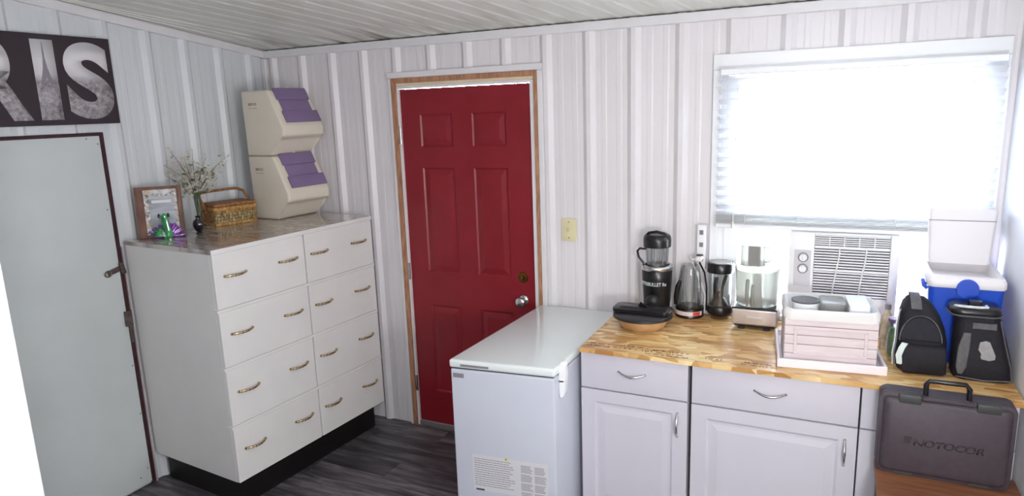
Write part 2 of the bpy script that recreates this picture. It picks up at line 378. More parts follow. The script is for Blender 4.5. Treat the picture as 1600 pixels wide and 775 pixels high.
def arc(p0, p1, bow, n=10):
    """points from p0 to p1 bowed by vector bow"""
    p0, p1, bow = Vector(p0), Vector(p1), Vector(bow)
    return [p0.lerp(p1, i / n) + bow * math.sin(math.pi * i / n) for i in range(n + 1)]
def rrect(w, h, r, n=5, cx=0, cy=0):
    out = []
    for k, (sx, sy) in enumerate(((1, 1), (-1, 1), (-1, -1), (1, -1))):
        for i in range(n + 1):
            a = math.pi / 2 * (k + i / n); out.append((cx + sx * (w / 2 - r) + r * math.cos(a), cy + sy * (h / 2 - r) + r * math.sin(a)))
    return out

# ------------------------------------------------------------------ ribbed sheets
S9 = .2286
def rib_profile(u0, u1, first, hmaj=.019, minor=.0014, wt=.011, wb=.034, s=S9):
    pts = {round(u0, 5): None, round(u1, 5): None}
    P_ = []
    k0 = int((u0 - first) / s) - 2; k1 = int((u1 - first) / s) + 2
    for k in range(k0, k1 + 1):
        c = first + k * s
        P_ += [(c - wb, 0), (c - wt, hmaj), (c + wt, hmaj), (c + wb, 0)]
        for q in (1 / 3, 2 / 3):
            d = c + s * q; P_ += [(d - .016, 0), (d - .009, minor), (d + .009, minor), (d + .016, 0)]
    P_.sort()
    def at(u):
        for (a, ha), (b, hb) in zip(P_, P_[1:]):
            if a <= u <= b: return ha if b - a < 1e-9 else ha + (hb - ha) * (u - a) / (b - a)
        return 0
    us = sorted([u for u, _ in P_ if u0 < u < u1] + [u0, u1])
    return us, at
def rib_sheet(u0, u1, first, zfun, opens, to3, **kw):
    """zfun(u)->(z0,z1); opens: list of (u0,u1,z0,z1); to3(u,z,d)->world"""
    us, at = rib_profile(u0, u1, first, **kw)
    for o in opens:
        for e in o[:2]:
            if u0 < e < u1 and all(abs(e - u) > 1e-6 for u in us): us.append(e)
    us.sort(); mb = MB(); bm = mb.bm
    for a, b in zip(us, us[1:]):
        mid = (a + b) / 2; za = zfun(a); zb = zfun(b)
        segs = [(za[0], za[1], zb[0], zb[1])]
        for o in opens:
            if o[0] <= mid <= o[1]:
                new = []
                for s0, s1, t0, t1 in segs:
                    if o[2] > s0: new.append((s0, o[2], t0, o[2]))
                    if o[3] < s1: new.append((o[3], s1, o[3], t1))
                segs = new
        for s0, s1, t0, t1 in segs:
            q = [to3(a, s0, at(a)), to3(b, t0, at(b)), to3(b, t1, at(b)), to3(a, s1, at(a))]
            bm.faces.new([bm.verts.new(p) for p in q])
    return mb
def wall_boxes(mb, u0, u1, z0, z1, opens, mk):
    """rectangles of a wall around its openings"""
    us = sorted({u0, u1, *[o[0] for o in opens], *[o[1] for o in opens]})
    for a, b in zip(us, us[1:]):
        mid = (a + b) / 2; segs = [(z0, z1)]
        for o in opens:
            if o[0] <= mid <= o[1]:
                segs = [q for s in segs for q in ((s[0], min(s[1], o[2])), (max(s[0], o[3]), s[1])) if q[1] - q[0] > 1e-6]
        for s in segs: mk(a, b, s[0], s[1])

XR = 3.885; YB = -4.7; CH = 2.325; SL = .122
DOOR = (.945, 1.872, -.01, 2.135)     # opening for the red door
WIN = (2.80, 3.80, .95, 2.045)        # window opening

# floor: a slab and its planks
fl = MB().box((-.1, YB, -.06), (XR + .1, .06, -.012)).build('floor', M['kick']); struct(fl, 'dark grey wood look plank floor', 'floor')
pm = None; PW, PL = .152, 1.22
y = 0.0; row = 0
while y > YB + .01:
    off = (row * .43) % PL; x = -off
    while x < XR:
        a = max(x, 0); b = min(x + PL, XR)
        if b - a > .02:
            if b - a > PL - 1e-4 and pm is not None:
                o = bpy.data.objects.new('plank', pm); col.objects.link(o)
            else:
                L_ = b - a
                o = MB().box((-L_ / 2 + .0008, -PW / 2 + .0008, -.012), (L_ / 2 - .0008, PW / 2 - .0008, 0), .0012, 1).build('plank', M['plank'])
                if L_ > PL - 1e-4: pm = o.data
            o.location = ((a + b) / 2, y - PW / 2, 0); o.parent = fl
        x += PL
    y -= PW; row += 1

# back wall
wb_ = MB()
wall_boxes(wb_, -.1, XR + .1, -.06, 2.45, [DOOR, WIN], lambda a, b, c, d: wb_.box((a, .004, c), (b, .11, d)))
wall_back = wb_.build('wall_back', M['backing']); struct(wall_back, 'white ribbed metal back wall with red door and window')
F_B = .303
edges = [0.0] + [F_B + S9 * 4 * k - S9 * .5 for k in range(1, 5)] + [XR]
for a, b in zip(edges, edges[1:]):
    rib_sheet(a, b, F_B, lambda u: (0, CH - .004), [DOOR, WIN], lambda u, z, d: (u, -d, z)).build('panel', M['panel'], wall_back)
# left wall
wl = MB().prism([(YB, -.06), (.06, -.06), (.06, 2.45), (YB, CH - SL * YB + .12)], -.1, -.004, frame_mx((0, 0, 0), (0, 1, 0), (0, 0, 1), (1, 0, 0)))
wall_left = wl.build('wall_left', M['backing']); struct(wall_left, 'white ribbed metal left wall under the sloping ceiling')
LD = (-2.05, -1.118, -.01, 1.875)
F_L = -.122
e2 = [0.0, -.70, -1.615, -2.53, -3.44, YB]
for a, b in zip(e2, e2[1:]):
    rib_sheet(b, a, F_L, lambda u: (0, CH - SL * u - .004), [LD], lambda u, z, d: (d, u, z)).build('panel', M['panel_left'], wall_left)
# right wall, painted flat sheets with shallow ribs
wr = MB().box((XR + .004, YB, -.06), (XR + .1, .06, 3.0)).build('wall_right', M['white_wall']); struct(wr, 'white right wall beside the cooler and the bags')
e3 = [0.0, -1.22, -2.44, -3.66, YB]
for a, b in zip(e3, e3[1:]):
    MB().box((XR - .004, b + .001, 0), (XR + .004, a - .001, CH - SL * b - .01)).build('panel', M['white_wall'], wr)
wk = MB().box((-.1, YB - .1, -.06), (XR + .1, YB, 3.0)).build('wall_rear', M['white_wall']); struct(wk, 'plain white wall behind the camera')
# stub of wall at the doorway the camera looks through
wf = MB().box((0.02, -2.52, 0), (1.482, -2.40, CH + SL * 2.40 - .003), .003, 1).build('wall_front', M['white_wall'])
struct(wf, 'bright white wall end at the left edge of the picture')
# ceiling of ribbed sheets
cl = MB().prism([(.06, CH - .0073 + .012), (YB, CH - SL * YB + .012), (YB, CH - SL * YB + .1), (.06, CH + .1)], -.1, XR + .1, frame_mx((0, 0, 0), (0, 1, 0), (0, 0, 1), (1, 0, 0)))
ceiling = cl.build('ceiling', M['backing']); struct(ceiling, 'pale grey green ribbed metal ceiling with brown stains by the wall', 'ceiling')
SK = .26
def ceil_sheet(a, b):
    mb = MB(); bm = mb.bm; us = []; c = 0.0; u = a
    while u < b - 1e-6:
        us += [(u, .003), (u + .012, .003), (u + .024, 0), (min(b, u + .1145) - .010, 0)]; u += .1145
    us.append((b, .003)); NY = 3
    for (p, hp), (q, hq) in zip(us, us[1:]):
        if q <= p: continue
        for k in range(NY):
            ya = YB * k / NY; yb = YB * (k + 1) / NY
            f = lambda U, Y_, h: (min(max(U + SK * Y_, 0), XR), Y_, CH - SL * Y_ - h)
            pp = [f(p, ya, hp), f(q, ya, hq), f(q, yb, hq), f(p, yb, hp)]
            if abs(pp[0][0] - pp[1][0]) < 1e-6 and abs(pp[2][0] - pp[3][0]) < 1e-6: continue
            bm.faces.new([bm.verts.new(v) for v in pp])
    return mb
for k in range(6):
    a = k * .916; b = min(a + .916, XR - SK * YB)
    if b > a: ceil_sheet(a, b).build('panel', M['ceiling'], ceiling)
# trims at the ceiling and the corner
t = MB().box((0.02, -.026, 2.275), (XR - .006, -.0005, 2.319), .003, 1).build('trim_1', M['white_trim']); struct(t, 'white trim strip along the top of the back wall', 'trim')
t = MB().prism([(-.02, CH - .046), (-.02, CH - .006), (YB + .02, CH - SL * YB - .008), (YB + .02, CH - SL * YB - .052)], .0005, .024, frame_mx((0, 0, 0), (0, 1, 0), (0, 0, 1), (1, 0, 0))).build('trim_2', M['white_trim']); struct(t, 'white trim strip under the sloping left edge of the ceiling', 'trim')
t = MB().box((.0005, -.03, 0), (.036, -.0005, 2.274), .004, 1).build('trim_3', M['white_trim']); struct(t, 'white corner trim between left and back walls', 'trim')
t = MB().box((.03, -.012, 2.3195), (XR - .01, -.0005, 2.3235)).build('trim_4', M['maroon']); struct(t, 'thin dark brown line where ceiling meets back wall', 'trim')

# outside ground seen through the window
gr = MB().box((-12, .3, -.3), (18, 40, -.2)).build('ground', M['ground']); struct(gr, 'pale sunlit ground outside the window', 'ground')

# ------------------------------------------------------------------ raised panel fronts
def raised(x0, x1, z0, z1, groove=.008, g1=.006, g2=.012, slope=.02):
    """a moulded panel: groove ring, then a raised field; local x,z ; y=0 surface, +y into the leaf"""
    mb = MB(); bm = mb.bm
    rects = [(0, 0), (g1, groove), (g1 + g2, groove), (g1 + g2 + slope, .001)]
    loops = []
    for ins, d in rects:
        loops.append([bm.verts.new(p) for p in ((x0 + ins, d, z0 + ins), (x1 - ins, d, z0 + ins), (x1 - ins, d, z1 - ins), (x0 + ins, d, z1 - ins))])
    for a, b in zip(loops, loops[1:]):
        for i in range(4): bm.faces.new((a[i], a[(i + 1) % 4], b[(i + 1) % 4], b[i]))
    bm.faces.new(loops[-1]); return mb
def leaf(x0, x1, z0, z1, th, holes, bev=0):
    """front sheet with holes + edges and back"""
    mb = MB(); bm = mb.bm
    wall_boxes(mb, x0, x1, z0, z1, holes, lambda a, b, c, d: bm.faces.new([bm.verts.new(p) for p in ((a, 0, c), (b, 0, c), (b, 0, d), (a, 0, d))]))
    A = [(x0, 0, z0), (x1, 0, z0), (x1, 0, z1), (x0, 0, z1)]; B = [(p[0], th, p[2]) for p in A]
    va = [bm.verts.new(p) for p in A]; vb = [bm.verts.new(p) for p in B]
    for i in range(4): bm.faces.new((va[i], va[(i + 1) % 4], vb[(i + 1) % 4], vb[i]))
    bm.faces.new(vb); return mb

# ------------------------------------------------------------------ red door
d1 = thing('door_1', 'red six panel door in the back wall framed in raw wood', 'door', (1.4, 0, 0), kind='structure')
D = lambda x: x - 1.4
cols = [(1.122, 1.330), (1.455, 1.662)]; rows = [(1.722, 1.905), (.995, 1.605), (.24, .79)]
holes = [(D(a), D(b), c, d) for a, b in cols for c, d in rows]
slab = leaf(D(.998), D(1.810), .030, 2.0465, .042, holes).build('slab', M['red'], d1, loc=(0, .004, 0))
for h in holes:
    raised(h[0], h[1], h[2], h[3], groove=.007, g1=.008, g2=.006, slope=.028).build('door_panel', M['red'], slab)
fb = MB(); fb.box((D(.985), -.012, 0), (D(.9975), .06, 2.062), .001, 1); fb.box((D(1.812), -.012, 0), (D(1.836), .06, 2.062), .001, 1); fb.box((D(.9975), -.012, 2.050), (D(1.812), .06, 2.064), .001, 1)
fb.build('jamb', M['white_trim'], d1)
fb = MB(); fb.box((D(.985), -.014, 2.0645), (D(1.836), .06, 2.080), .001, 1); fb.build('head_strip', M['cream'], d1)
fb = MB(); fb.box((D(.955), -.022, 0), (D(.9845), .08, 2.108), .001, 1); fb.box((D(1.8365), -.022, 0), (D(1.857), .08, 2.108), .001, 1); fb.box((D(.9845), -.022, 2.0805), (D(1.8365), .08, 2.108), .001, 1)
fb.build('rough_frame', M['rawwood'], d1)
fb = MB(); fb.box((D(.936), -.03, 2.1085), (D(1.886), -.0005, 2.140), .002, 1); fb.box((D(1.8575), -.02, 0), (D(1.886), -.0005, 2.108), .002, 1); fb.box((D(.936), -.02, 0), (D(.9545), -.0005, 2.108), .002, 1)
fb.build('flashing', M['white_trim'], d1)
MB().box((D(.998), -.01, .001), (D(1.81), .06, .027)).build('threshold', M['gap'], d1)
for z in (1.79, .99, .28):
    hb = MB().box((D(.982), -.016, z - .048), (D(.9945), -.0125, z + .048), .001, 1).cyl((D(.997), -.014, z - .05), .006, .10, 12)
    for q in (-.03, 0, .03): hb.cyl((0, 0, 0), .003, .002, 8, frame_mx((D(.988), -.0165, z + q), (1, 0, 0), (0, 0, 1), (0, -1, 0)))
    hb.build('hinge', M['chrome'], d1)
mxk = lambda z: frame_mx((D(1.735), .004, z), (1, 0, 0), (0, 0, 1), (0, -1, 0))
MB().lathe([(0, 0), (.031, 0), (.031, .004), (.026, .010), (.014, .013), (.012, .028), (.022, .036), (.028, .048), (.027, .058), (.020, .064), (.0, .066)], (0, 0, 0), 28, mxk(.872)).build('door_knob', M['chrome'], d1, 40)
kb = MB().lathe([(0, 0), (.030, 0), (.030, .004), (.026, .010), (.0, .012)], (0, 0, 0), 24, mxk(1.003)); kb.box((-.004, -.016, .012), (.004, .016, .026), .002, 1, mxk(1.003)); kb.build('deadbolt', M['brass'], d1, 40)

# ------------------------------------------------------------------ white flush door in the left wall
d2 = thing('door_2', 'plain pale grey white plywood door in the left wall', 'door', (0, -1.6, 0), kind='structure')
Y2 = lambda y: y + 1.6
MB().box((-.002, Y2(-2.03), .012), (.012, Y2(-1.139), 1.858), .001, 1).build('slab', M['doorgrey'], d2)
fb = MB(); fb.box((-.002, Y2(-1.138), 0), (.016, Y2(-1.119), 1.874), .001, 1); fb.box((-.002, Y2(-2.05), 1.859), (.016, Y2(-1.1385), 1.874), .001, 1); fb.box((-.002, Y2(-2.05), 0), (.016, Y2(-2.031), 1.858), .001, 1)
fb.build('jamb', M['maroon'], d2)
MB().box((.0, Y2(-1.1185), 0), (.024, Y2(-1.111), 1.30), .001, 1).build('casing_strip', M['oldtrim'], d2)
hb = MB().box((.0125, -.062, -.012), (.018, .004, .014), .001, 1).box((.016, .004, -.03), (.03, .024, .03), .001, 1)
for a in ((-.062, -.09, -.012, .0),): pass
hs = hb.build('hasp', M['oldsteel'], d2, loc=(0, Y2(-1.145), 1.192), rot=(R(12), 0, 0))
rg = MB().tube([(.020, -.062 + .017 * math.cos(q), .001 + .014 * math.sin(q)) for q in [2 * math.pi * i / 12 for i in range(12)]], .004, 6, closed=True); rg.build('hasp_loop', M['oldsteel'], hs, 40)
lb = MB().box((.0165, -.022, -.035), (.030, .010, .045), .002, 1).box((.0165, -.004, -.125), (.024, .010, -.035), .002, 1).cyl((.023, .010, -.035), .007, .08, 12)
lb.build('latch', M['oldsteel'], d2, loc=(0, Y2(-1.136), .925))
for yy, zz in ((-1.152, 1.819), (-1.204, 1.846), (-1.155, 1.496), (-1.150, .675), (-1.149, .407), (-1.155, .095), (-1.20, .06)):
    MB().lathe([(0, 0), (.0035, 0), (.003, .002), (0, .0025)], (0, 0, 0), 10, SIDE((.012, Y2(yy), zz))).build('screw', M['oldsteel'], d2)

# ------------------------------------------------------------------ window: frame, sashes, panes, sill
w1 = thing('window_1', 'overexposed white window in the back wall', 'window', (3.3, 0, 1.4), kind='structure')
V = lambda x, y, z: (x - 3.3, y, z - 1.4)
cb = MB(); cb.box(V(2.735, -.022, .93), V(2.772, -.0005, 2.058), .002, 1); cb.box(V(2.7725, -.012, .93), V(2.862, .03, 2.03), .001, 1)
cb.box(V(3.775, -.022, .93), V(3.855, .03, 2.058), .002, 1); cb.box(V(2.735, -.024, 2.0585), V(3.856, -.0005, 2.125), .002, 1); cb.box(V(2.8625, -.012, 2.004), V(3.7745, .03, 2.03), .001, 1)
cb.build('window_frame', M['vinyl'], w1)
MB().box(V(2.74, -.03, .905), V(3.85, .10, .929), .003, 1).build('window_sill', M['vinyl'], w1)
def sash(z0, z1, y):
    s = MB(); s.box(V(2.863, y, z0), V(2.893, y + .025, z1)); s.box(V(3.745, y, z0), V(3.7745, y + .025, z1)); s.box(V(2.893, y, z0), V(3.745, y + .025, z0 + .035)); s.box(V(2.893, y, z1 - .035), V(3.745, y + .025, z1))
    o = s.build('sash', M['vinyl'], w1)
    MB().box(V(2.891, y + .010, z0 + .033), V(3.747, y + .014, z1 - .033)).build('pane', M['pane'], o)
sash(1.345, 2.002, .032)
sash(1.40, 1.998, .066)

# air conditioner
AX0, AX1, AZ0, AZ1 = 3.095, 3.525, .95, 1.340
ac = thing('air_conditioner', 'white window air conditioner with two knobs and a slatted grille', 'air conditioner', (3.3, 0, .95))
Q = lambda x, y, z: (x - 3.3, y, z - .95)
MB().box(Q(AX0, -.085, AZ0), Q(AX1, .30, AZ1), .006, 2).build('body', M['acplastic'], ac, 40)
fr = MB()
fr.box(Q(AX0, -.102, AZ0), Q(3.198, -.0855, AZ1), .006, 2); fr.box(Q(3.49, -.102, AZ0), Q(AX1, -.0855, AZ1), .005, 2)
fr.box(Q(3.1985, -.102, AZ0), Q(3.4895, -.0855, 1.06), .004, 1); fr.box(Q(3.1985, -.102, 1.272), Q(3.4895, -.0855, 1.284), .002, 1); fr.box(Q(3.1985, -.102, 1.329), Q(3.4895, -.0855, AZ1), .003, 1)
fr.build('front_frame', M['acplastic'], ac, 40)
MB().box(Q(3.1985, -.0875, 1.0605), Q(3.4895, -.0855, 1.3285)).build('grille_recess', M['acdark'], ac)
for i in range(17):
    z = 1.066 + i * .0122
    MB().box((-.1452, -.0075, -.0028), (.1452, .0015, .0028)).build('grille_slat', M['acplastic'], ac, loc=Q(3.344, -.092, z), rot=(R(-25), 0, 0))
for i in range(5):
    MB().box((-.1452, -.006, -.0022), (.1452, .0015, .0022)).build('grille_slat', M['acplastic'], ac, loc=Q(3.344, -.092, 1.289 + i * .009), rot=(R(-25), 0, 0))
for i in range(4):
    x = 3.257 + i * .058
    MB().box(Q(x - .0022, -.101, 1.284), Q(x + .0022, -.088, 1.329)).build('grille_divider', M['acplastic'], ac)
for x in (3.288, 3.391):
    pts = [Q(x + .010 * math.cos((i / 14) * math.pi) * 1.0, -.1, 1.062 + (1.271 - 1.062) * i / 14) for i in range(15)]
    pts = [(p[0] * 1.0 - 2 * .010 * math.cos((i / 14) * math.pi), p[1], p[2]) for i, p in enumerate(pts)]
    MB().tube(pts, .0036, 6).build('grille_divider', M['acplastic'], ac, 60)
MB().box(Q(3.1985, -.1, 1.172), Q(3.4895, -.089, 1.178)).build('grille_divider', M['acplastic'], ac)
MB().box(Q(3.118, -.1035, 1.10), Q(3.186, -.1018, 1.262), .0008, 1).build('control_plate', M['paper'], ac)
for z in (1.229, 1.178):
    k = MB().lathe([(.022, 0), (.022, .002), (.0, .002)], (0, 0, 0), 24, FRONT(Q(3.154, -.1036, z))).build('dial', M['ink'], ac)
    MB().lathe([(0, 0), (.017, 0), (.015, .014), (0, .015)], (0, 0, 0), 20, FRONT(Q(3.154, -.1057, z))).box((-.003, -.014, .013), (.003, .014, .019), .001, 1, FRONT(Q(3.154, -.1057, z))).build('knob', M['acplastic'], k, 40)
for x0, x1 in ((2.864, AX0 - .004), (AX1 + .004, 3.773)):
    mb = MB(); n = int((x1 - x0) / .018); pts = []
    for i in range(n + 1): pts.append((x0 + (x1 - x0) * i / n, .035 if i % 2 else .052))
    for a, b in zip(pts, pts[1:]):
        mb.bm.faces.new([mb.bm.verts.new(Q(*p)) for p in ((a[0], a[1], .952), (b[0], b[1], .952), (b[0], b[1], 1.344), (a[0], a[1], 1.344))])
    mb.build('side_curtain', M['accordion'], ac)

# blinds
bl = thing('window_blind', 'white slatted blind half lowered over the bright window', 'blind', (3.3, -.055, 1.34))
B_ = lambda x, y, z: (x - 3.3, y + .055, z - 1.34)
MB().box(B_(2.774, -.082, 2.030), B_(3.836, -.026, 2.0575), .003, 1).build('headrail', M['vinyl'], bl)
sl = None
for i in range(14):
    z = 2.003 - i * .0435
    if sl is None: sl = MB().box((-.535, -.025, -.0014), (.535, .025, .0014)).build('slat', M['blind'], bl)
    else: sl = sl.copy(); col.objects.link(sl)
    sl.location = B_(3.303, -.055, z); sl.rotation_euler = (R(-30), 0, 0)
for i in range(8):
    s2 = MB().box((-.535, -.025, -.0015), (.535, .025, .0015)).build('slat', M['blind'], bl, loc=B_(3.303, -.055, 1.365 + i * .0062))
MB().box(B_(2.768, -.081, 1.342), B_(3.838, -.029, 1.3615), .004, 1).build('bottom_rail', M['vinyl'], bl)
for x in (2.90, 3.12, 3.50, 3.73):
    MB().tube([B_(x, -.083, 2.0), B_(x, -.083, 1.36)], .0012, 5).build('ladder_cord', M['cord'], bl)
    MB().tube([B_(x, -.028, 2.0), B_(x, -.028, 1.36)], .0012, 5).build('ladder_cord', M['cord'], bl)
MB().tube([B_(2.853, -.1, 2.0), B_(2.852, -.1, 1.7), B_(2.850, -.1, 1.375)], .0018, 6).lathe([(0, 0), (.006, .004), (.004, .03), (0, .032)], B_(2.85, -.1, 1.345), 10).build('pull_cord', M['cord'], bl)

# light switch
sw = thing('light_switch', 'ivory toggle light switch plate beside the red door', 'light switch', (2.016, -.008, 1.285))
MB().box((-.041, -.007, -.060), (.041, 0, .060), .004, 2).build('plate', M['switch'], sw, 40)
MB().box((-.006, -.017, -.004), (.006, -.007, .014), .002, 1).build('toggle', M['switch'], sw, rot=(R(20), 0, 0))
for z in (-.042, .042): MB().lathe([(0, 0), (.0035, 0), (.003, .0015), (0, .002)], (0, 0, 0), 10, FRONT((0, -.007, z))).build('screw', M['oldsteel'], sw)

# power strip with plug and cords
ps = thing('power_strip', 'white power strip fixed upright beside the window', 'power strip', (2.702, -.0145, 1.12))
MB().box((-.020, -.035, 0), (.020, 0, .225), .004, 2).build('body', M['vinyl'], ps, 40)
for z in (.19, .13): MB().box((-.009, -.0365, z - .011), (.009, -.035, z + .011), .001, 1).build('outlet', M['ink'], ps)
MB().box((-.018, -.062, .055), (.012, -.0355, .085), .004, 2).tube([(-.003, -.062, .07), (.004, -.080, .05), (.022, -.055, .0), (.027, -.018, -.08), (.026, -.012, -.20)], .004, 8).build('plug_and_cord', M['black'], ps, 40)
wc = MB().tube([(2.700, -.10, 1.192), (2.672, -.105, 1.185), (2.655, -.075, 1.195), (2.690, -.045, 1.10), (2.722, -.034, 1.00), (2.722, -.034, .9095)], .0045, 8).box((2.685, -.115, 1.18), (2.715, -.052, 1.20), .003, 1)
wc.build('white_cord', M['cord'], ps, 60, (-2.702, .0145, -1.12))

# ------------------------------------------------------------------ canvas print on the left wall
cv = thing('canvas_print', 'long black canvas print with big city photo letters on the left wall', 'picture', (.0195, -1.672, 2.115))
MB().box((0, -.62, -.2), (.028, .63, .2), .002, 1).build('canvas', M['canvas'], cv)
yr = -1.035 + 1.65
for ch, wd in (('S', .222), ('I', .098), ('R', .235), ('A', .265), ('P', .215)):
    c = yr - wd / 2
    text(ch, 'letter', M['city'], cv, SIDE((.0282, c, .0)), wd, .352, .0006, .045)
    if ch == 'I':
        tw = MB().prism([(-.030, -.02), (-.018, .02), (-.010, .055), (-.004, .10), (-.001, .165), (.001, .165), (.004, .10), (.010, .055), (.018, .02), (.030, -.02), (.014, -.02), (.0, .012), (-.014, -.02)], 0, .0004, SIDE((.0289, c, 0)))
        tw.build('tower_silhouette', M['tower'], cv)
    yr -= wd + .034

# ------------------------------------------------------------------ dresser
DA = -math.atan2(.088, .996)
dr = thing('dresser', 'tall white eight drawer dresser with marbled top against the left wall', 'dresser', (.711, -1.167, 0), DA)
# local: x <= 0 goes back to the wall, y 0..1.075 along the front
DL, DD, DH = 1.073, .686, 1.331
MB().box((-DD, .004, .163), (-.022, DL - .004, 1.309), .001, 1).build('carcass', M['dresser'], dr)
MB().box((-DD, 0, 1.3095), (.001, DL, DH), .003, 2).build('top', M['drtop'], dr)
MB().box((.0012, 0, 1.3095), (.004, DL, DH - .0005), .001, 1).build('top_edge', M['dresser'], dr)
MB().box((-DD + .02, .05, 0), (-.06, DL - .04, .1628)).build('toe_kick', M['kick'], dr)
rowsz = [(.165, .446), (.462, .744), (.760, 1.030), (1.046, 1.3085)]
hand_mesh = None
for zi, (a, b) in enumerate(rowsz):
    for (c, d, hy) in ((.004, .547, (.118, .437)), (.555, DL - .004, (.652, .955))):
        dw = MB().box((-.0215, c, a), (0, d, b), .003, 2).build('drawer', M['dresser'], dr)
        for q in hy:
            zc = (a + b) / 2 + .02
            if hand_mesh is None:
                hb = MB().tube(arc((.004, -.058, 0), (.004, .058, 0), (.022, 0, 0), 14), [.0050 + .0022 * (i % 2) for i in range(15)], 8)
                for s_ in (-1, 1): hb.lathe([(0, 0), (.009, 0), (.007, .005), (0, .006)], (0, 0, 0), 12, SIDE((0, s_ * .058, 0)), 1, .8)
                h = hb.build('handle', M['ropegold'], dw, 60); hand_mesh = h.data
            else: h = bpy.data.objects.new('handle', hand_mesh); col.objects.link(h); h.parent = dw
            h.location = (.0002, q, zc)
    if zi: MB().box((-.03, -.003, rowsz[zi][0] - .0150), (.0015, DL - .001, rowsz[zi][0] - .0010), .001, 1).build('divider', M['dresser'], dr)

# ------------------------------------------------------------------ things on the dresser
ZT = 1.3312
def storage_bin(loc, rz, label):
    b = thing('storage_bin', label, 'storage bin', loc, rz, 'stacked hopper bins on the dresser')
    W, H = .315, .368
    prof = [(0.008, 0), (.200, 0), (.225, .030), (.272, .092), (.318, .108), (.320, .158), (.222, .345), (.210, H), (0.0, H)]
    mx = frame_mx((0, W, 0), (1, 0, 0), (0, 0, 1), (0, -1, 0))
    MB().prism(prof, 0, W, mx, .016, 3).build('body', M['bin'], b, 50)
    # inner sides of the mouth
    ux, uz = (.312 - .215), (.158 - .350); L_ = math.hypot(ux, uz); ux /= L_; uz /= L_; nx, nz = -uz, ux
    base = Vector((.205, 0, H)); dirv = Vector((ux, 0, uz)); nv = Vector((nx, 0, nz))
    F_ = frame_mx(base + nv * -.002, (0, 1, 0), tuple(dirv), tuple(nv))
    MB().box((.024, .016, .0), (W - .024, .205, .010), .005, 2, F_).build('mouth_rim', M['bin'], b, 50)
    lid = MB().box((.040, -.004, .013), (W - .030, .070, .022), .004, 2, F_).box((.050, .071, .013), (W - .045, .140, .020), .003, 2, F_).box((.036, .141, .013), (W - .014, .212, .024), .004, 2, F_).build('lid', M['purple'], b, 50)
    MB().box((W / 2 - .012, -.012, .012), (W / 2 + .012, -.003, .02), .002, 1, F_).build('hinge', M['bin'], b)
    MB().box((.060, -.0022, .285), (.125, .0012, .30), .0008, 1).box((.060, -.0022, .268), (.125, .0012, .272), .0008, 1).build('grip_slot', M['beige'], b)
    return b
storage_bin((.148, -.355, ZT), R(-6), 'lower cream hopper bin with purple lid, standing on the dresser top')
storage_bin((.150, -.362, ZT + .3695), R(-3.5), 'upper cream hopper bin with purple lid, stacked on another bin')

bk = thing('wicker_basket', 'golden wicker sewing basket with hooped handle on the dresser', 'basket', (.177, -.661, ZT), -math.atan2(.068, .237))
# local: y 0..247 along front, x 0..-.17 back
BW, BD = .247, .17
MB().box((-BD, 0, .0), (0, BW, .018), .004, 2).box((-BD - .002, -.002, .085), (.002, BW + .002, .105), .004, 2).build('rim', M['wicker'], bk, 50)
for i in range(4):
    MB().box((-BD + .003, .003, .018 + i * .017), (-.003, BW - .003, .034 + i * .017), .006, 2).build('woven_band', M['lace'] if i < 3 else M['wicker'], bk, 50)
n_st = 0
for i in range(14):
    yy = .010 + i * (BW - .02) / 13
    MB().tube([(-.001, yy, .016), (.003, yy + .004, .05), (-.001, yy, .088)], .0028, 6).build('stake', M['wicker'], bk, 60)
for i in range(9):
    xx = -BD + .01 + i * (BD - .02) / 8
    MB().tube([(xx, .001, .016), (xx, -.003, .05), (xx, .001, .088)], .0028, 6).build('stake', M['wicker_dark'], bk, 60)
MB().box((-BD, .001, .1055), (0, BW - .001, .124), .007, 3).build('lid', M['wicker_dark'], bk, 50)
hp = [(-BD / 2, -.008, .07), (-BD / 2 - .0, -.012, .10), (-BD / 2 - .02, -.02, .14), (-BD / 2 - .03, -.025, .170), (-BD / 2 - .03, -.012, .185), (-BD / 2 - .03, .05, .190), (-BD / 2 - .03, .15, .192), (-BD / 2 - .03, .20, .190), (-BD / 2 - .03, .235, .175), (-BD / 2 - .015, BW + .006, .13), (-BD / 2, BW + .006, .07)]
MB().tube(hp, .0075, 10).build('handle', M['wicker_dark'], bk, 60)

pf = thing('picture_frame', 'brown wooden picture frame with silvery speckled picture leaning on the wall', 'picture frame', (.077, -1.054, ZT), R(-46))
# local y along width, x toward viewer; leaning back
FW, FH, FB = .216, .262, .026
mxf = Matrix.Rotation(R(-6), 4, 'Y')
fm = MB(); fm.box((-.012, 0, 0), (.008, FB * 1.5, FH), .002, 1, mxf); fm.box((-.012, FW - FB * .8, 0), (.008, FW, FH), .002, 1, mxf); fm.box((-.012, FB * 1.5, 0), (.008, FW - FB * .8, FB * .6), .002, 1, mxf); fm.box((-.012, FB * 1.5, FH - FB * .6), (.008, FW - FB * .8, FH), .002, 1, mxf)
fm.build('frame', M['framewood'], pf)
MB().box((-.010, FB * 1.5, FB * .6), (-.004, FW - FB * .8, FH - FB * .6), 0, 1, mxf).build('mosaic_mat', M['mosaic'], pf)
MB().box((-.0038, FB * 1.5 + .022, FB * .6 + .02), (-.002, FW - FB * .8 - .016, FH - FB * .6 - .034), 0, 1, mxf).build('picture', M['mirror'], pf)
MB().box((-.0018, FB * 1.5 + .035, FH - .085), (-.001, FW - FB * .8 - .03, FH - .070), .0003, 1, mxf).build('picture_cloud', M['coolerwhite'], pf)

